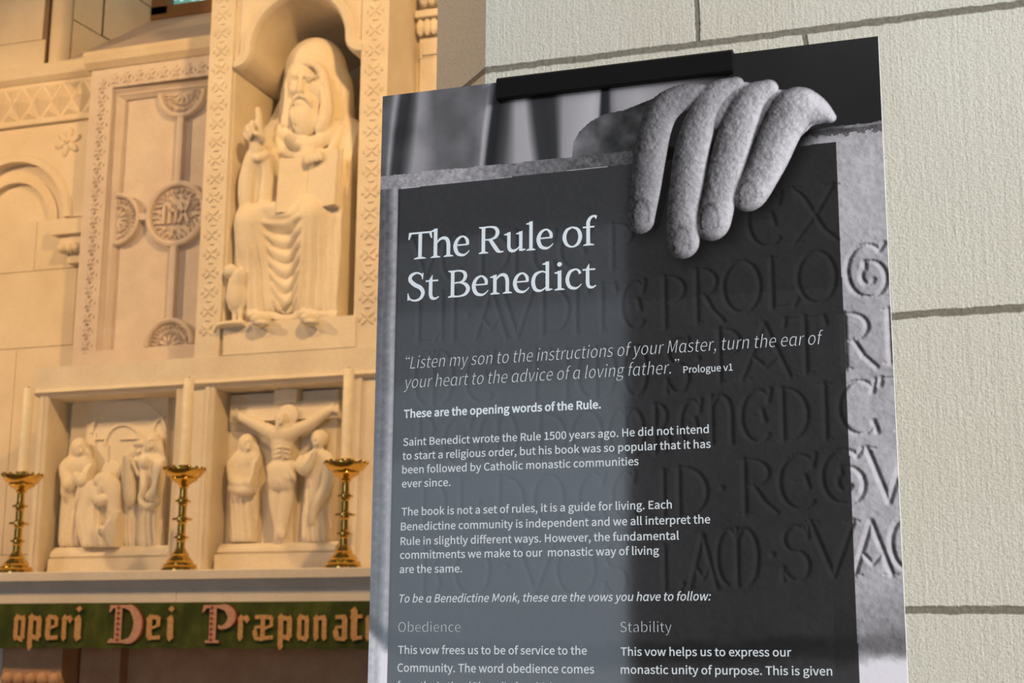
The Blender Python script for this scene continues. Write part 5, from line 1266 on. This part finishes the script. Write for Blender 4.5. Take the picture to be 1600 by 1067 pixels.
for x in (385, 405, 428, 450): T([(x, 660, 6.02+abs(x-415)*.0008), (x+4, 760, 6.01+abs(x-415)*.0008), (x+12, 860, 6.01)], [.008, .011, .012], .010, r1)
T([(420, 860, 6.05), (500, 855, 6.05), (560, 868, 6.07)], [.035, .028, .015], .02, r1)
for x, y in ((463, 556), (478, 556)): S.ell(r1(x, y, 6.005), (.006, .006, .004), .003, cut=True)
finish(R1, 'kneeling bowed figure with a round halo')
S = sculpt_for(r1, 440, 600, 650, 885)
T([(545, 735, 6.05), (540, 790, 6.04), (550, 860, 6.05)], [.03, .045, .05], .02, r1); S.ell(r1(540, 730, 6.035), (.026, .028, .028), .008); T([(520, 770, 6.035), (490, 800, 6.02), (470, 790, 6.02)], [.022, .018, .012], .012, r1)
T([(500, 850, 6.05), (480, 868, 6.04)], [.035, .02], .02, r1)
for x in (520, 545, 568): T([(x, 775, 6.005), (x, 865, 6.0)], [.008, .012], .010, r1)
finish(R1, 'small crouching figure in front')
S = sculpt_for(r1, 555, 700, 370, 885); robed(r1, 648, 425, 30, (572, 680, 480), (575, 655, 865), 6.10, False, 5, 3, 1)
S.ell(r1(655, 398, 6.09), (.042, .040, .020), .008); T([(590, 490, 6.08), (596, 560, 6.05), (600, 640, 6.05), (602, 672, 6.06)], [.03, .028, .025, .012], .012, r1)
T([(590, 560, 6.05), (588, 475, 6.04), (584, 455, 6.04)], [.020, .015, .010], .010, r1)
T([(600, 455, 6.045), (640, 540, 6.04)], .008, .005, r1)
finish(R1, 'standing figure in a cap holding a staff')
S = sculpt_for(r1, 620, 790, 320, 885); robed(r1, 706, 400, 40, (640, 762, 470), (640, 755, 868), 6.085, True, 6, 4, 1)
T([(745, 500, 6.07), (735, 600, 6.04), (690, 640, 6.03)], [.035, .030, .018], .012, r1); T([(662, 500, 6.06), (668, 590, 6.035), (654, 655, 6.045), (690, 685, 6.045), (738, 650, 6.055)], [.018, .018, .014, .014, .012], .008, r1)
T([(672, 490, 6.04), (672, 470, 6.03)], [.020, .012], .010, r1)
finish(R1, 'hooded standing figure with hanging sleeves')

R2, zb2 = relief('carved stone crucifixion relief with two mourners, below the statue niche', r2, 312, 812, 160, 855, 265, 812, 852, 905, 248, 835, 980)
bm = BM()
box(bm, r2(332, 215, 6.10)[0], r2(832, 215, 6.10)[0], 6.09, YB0+0.01, r2(580, 285, 6.10)[2], r2(580, 205, 6.10)[2])
box(bm, r2(545, 500, 6.10)[0], r2(628, 500, 6.10)[0], 6.088, YB0+0.01, zb2, r2(580, 128, 6.10)[2])
c = obj('cross', bm, M['statue'], R2, bevel=0.003)
bm = BM(); bmesh.ops.create_uvsphere(bm, u_segments=32, v_segments=12, radius=1, matrix=Matrix.Translation((r2(580, 172, 6.08)[0], 6.082, r2(580, 172, 6.08)[2])) @ Matrix.Diagonal((0.056, 0.010, 0.036, 1)))
box(bm, r2(530, 200, 6.08)[0], r2(632, 200, 6.08)[0], 6.076, 6.092, r2(580, 205, 6.08)[2], r2(580, 145, 6.08)[2]); obj('title_scroll', bm, M['statue'], c, bevel=0.003)
S = sculpt_for(r2, 320, 850, 180, 850)
S.ell(r2(592, 265, 6.075), (.052, .010, .052), .003); S.ell(r2(565, 290, 6.05), (.030, .034, .042), .008)
S.ell(r2(555, 318, 6.035), (.018, .02, .022), .008); T([(566, 280, 6.02), (560, 298, 6.012)], [.005, .008], .004, r2)
for x in (553, 573): S.ell(r2(x, 285, 6.017), (.006, .006, .004), .003, cut=True)
T([(530, 350, 6.06), (445, 305, 6.075), (368, 268, 6.08)], [.030, .022, .016], .014, r2); T([(608, 345, 6.06), (700, 300, 6.075), (785, 240, 6.08)], [.030, .022, .016], .014, r2)
for bx, by, sg in ((360, 262, -1), (793, 235, 1)):
    S.ell(r2(bx, by, 6.08), (.020, .011, .017), .006)
    for i in range(4): T([(bx+sg*12, by-10+6*i, 6.078), (bx+sg*32, by-12+8*i, 6.075)], [.006, .0045], .003, r2)
    T([(bx, by-10, 6.076), (bx+sg*8, by-26, 6.074)], [.006, .005], .003, r2)
S.ell(r2(568, 395, 6.07), (.055, .045, .075), .02); S.ell(r2(565, 470, 6.07), (.046, .038, .06), .02); T([(540, 350, 6.06), (600, 350, 6.06)], .030, .02, r2)
for i in range(3):
    for s_ in (-1, 1): T([(566+s_*8, 410+20*i, 6.022), (566+s_*38, 418+22*i, 6.038)], .005, .006, r2)
T([(520, 510, 6.06), (570, 520, 6.045), (612, 500, 6.06)], [.026, .030, .026], .014, r2)
T([(545, 520, 6.05), (540, 590, 6.045)], [.035, .030], .02, r2); T([(590, 520, 6.05), (585, 590, 6.045)], [.035, .030], .02, r2)
for a, b in (((515, 520), (540, 600)), ((535, 525), (570, 595)), ((560, 520), (600, 560)), ((600, 500), (622, 560))): T([a+(6.025,), ((a[0]+b[0])/2, (a[1]+b[1])/2+8, 6.015), b+(6.025,)], .008, .008, r2)
T([(540, 600, 6.06), (536, 680, 6.055), (552, 790, 6.06), (552, 825, 6.04)], [.030, .026, .018, .014], .01, r2); T([(590, 600, 6.06), (584, 680, 6.055), (566, 790, 6.06), (562, 825, 6.035)], [.030, .026, .018, .014], .01, r2)
finish(R2, 'figure on the cross in a loincloth')
S = sculpt_for(r2, 295, 480, 330, 860); robed(r2, 408, 408, 40, (318, 465, 455), (325, 450, 845), 6.085, True, 6, 11, -1)
T([(335, 490, 6.06), (350, 570, 6.04), (400, 585, 6.025), (430, 560, 6.02)], [.026, .026, .018, .012], .008, r2); T([(455, 500, 6.06), (440, 580, 6.035), (405, 575, 6.02)], [.028, .024, .016], .014, r2)
T([(330, 600, 6.05), (390, 615, 6.02), (450, 590, 6.05)], .016, .012, r2); 
finish(R2, 'veiled mourner left of the cross')
S = sculpt_for(r2, 630, 840, 320, 860); robed(r2, 735, 385, 36, (672, 800, 450), (665, 790, 845), 6.085, False, 6, 12, 1)
S.ell(r2(742, 370, 6.10), (.042, .04, .040), .008)
T([(695, 480, 6.06), (676, 515, 6.04), (694, 495, 6.03), (720, 430, 6.02)], [.024, .020, .015, .010], .008, r2); T([(660, 470, 6.06), (655, 500, 6.05), (668, 525, 6.05)], [.022, .024, .015], .012, r2)
T([(790, 490, 6.06), (770, 600, 6.035), (720, 680, 6.035), (700, 760, 6.04)], [.03, .024, .02, .012], .014, r2)
finish(R2, 'bearded mourner right of the cross')
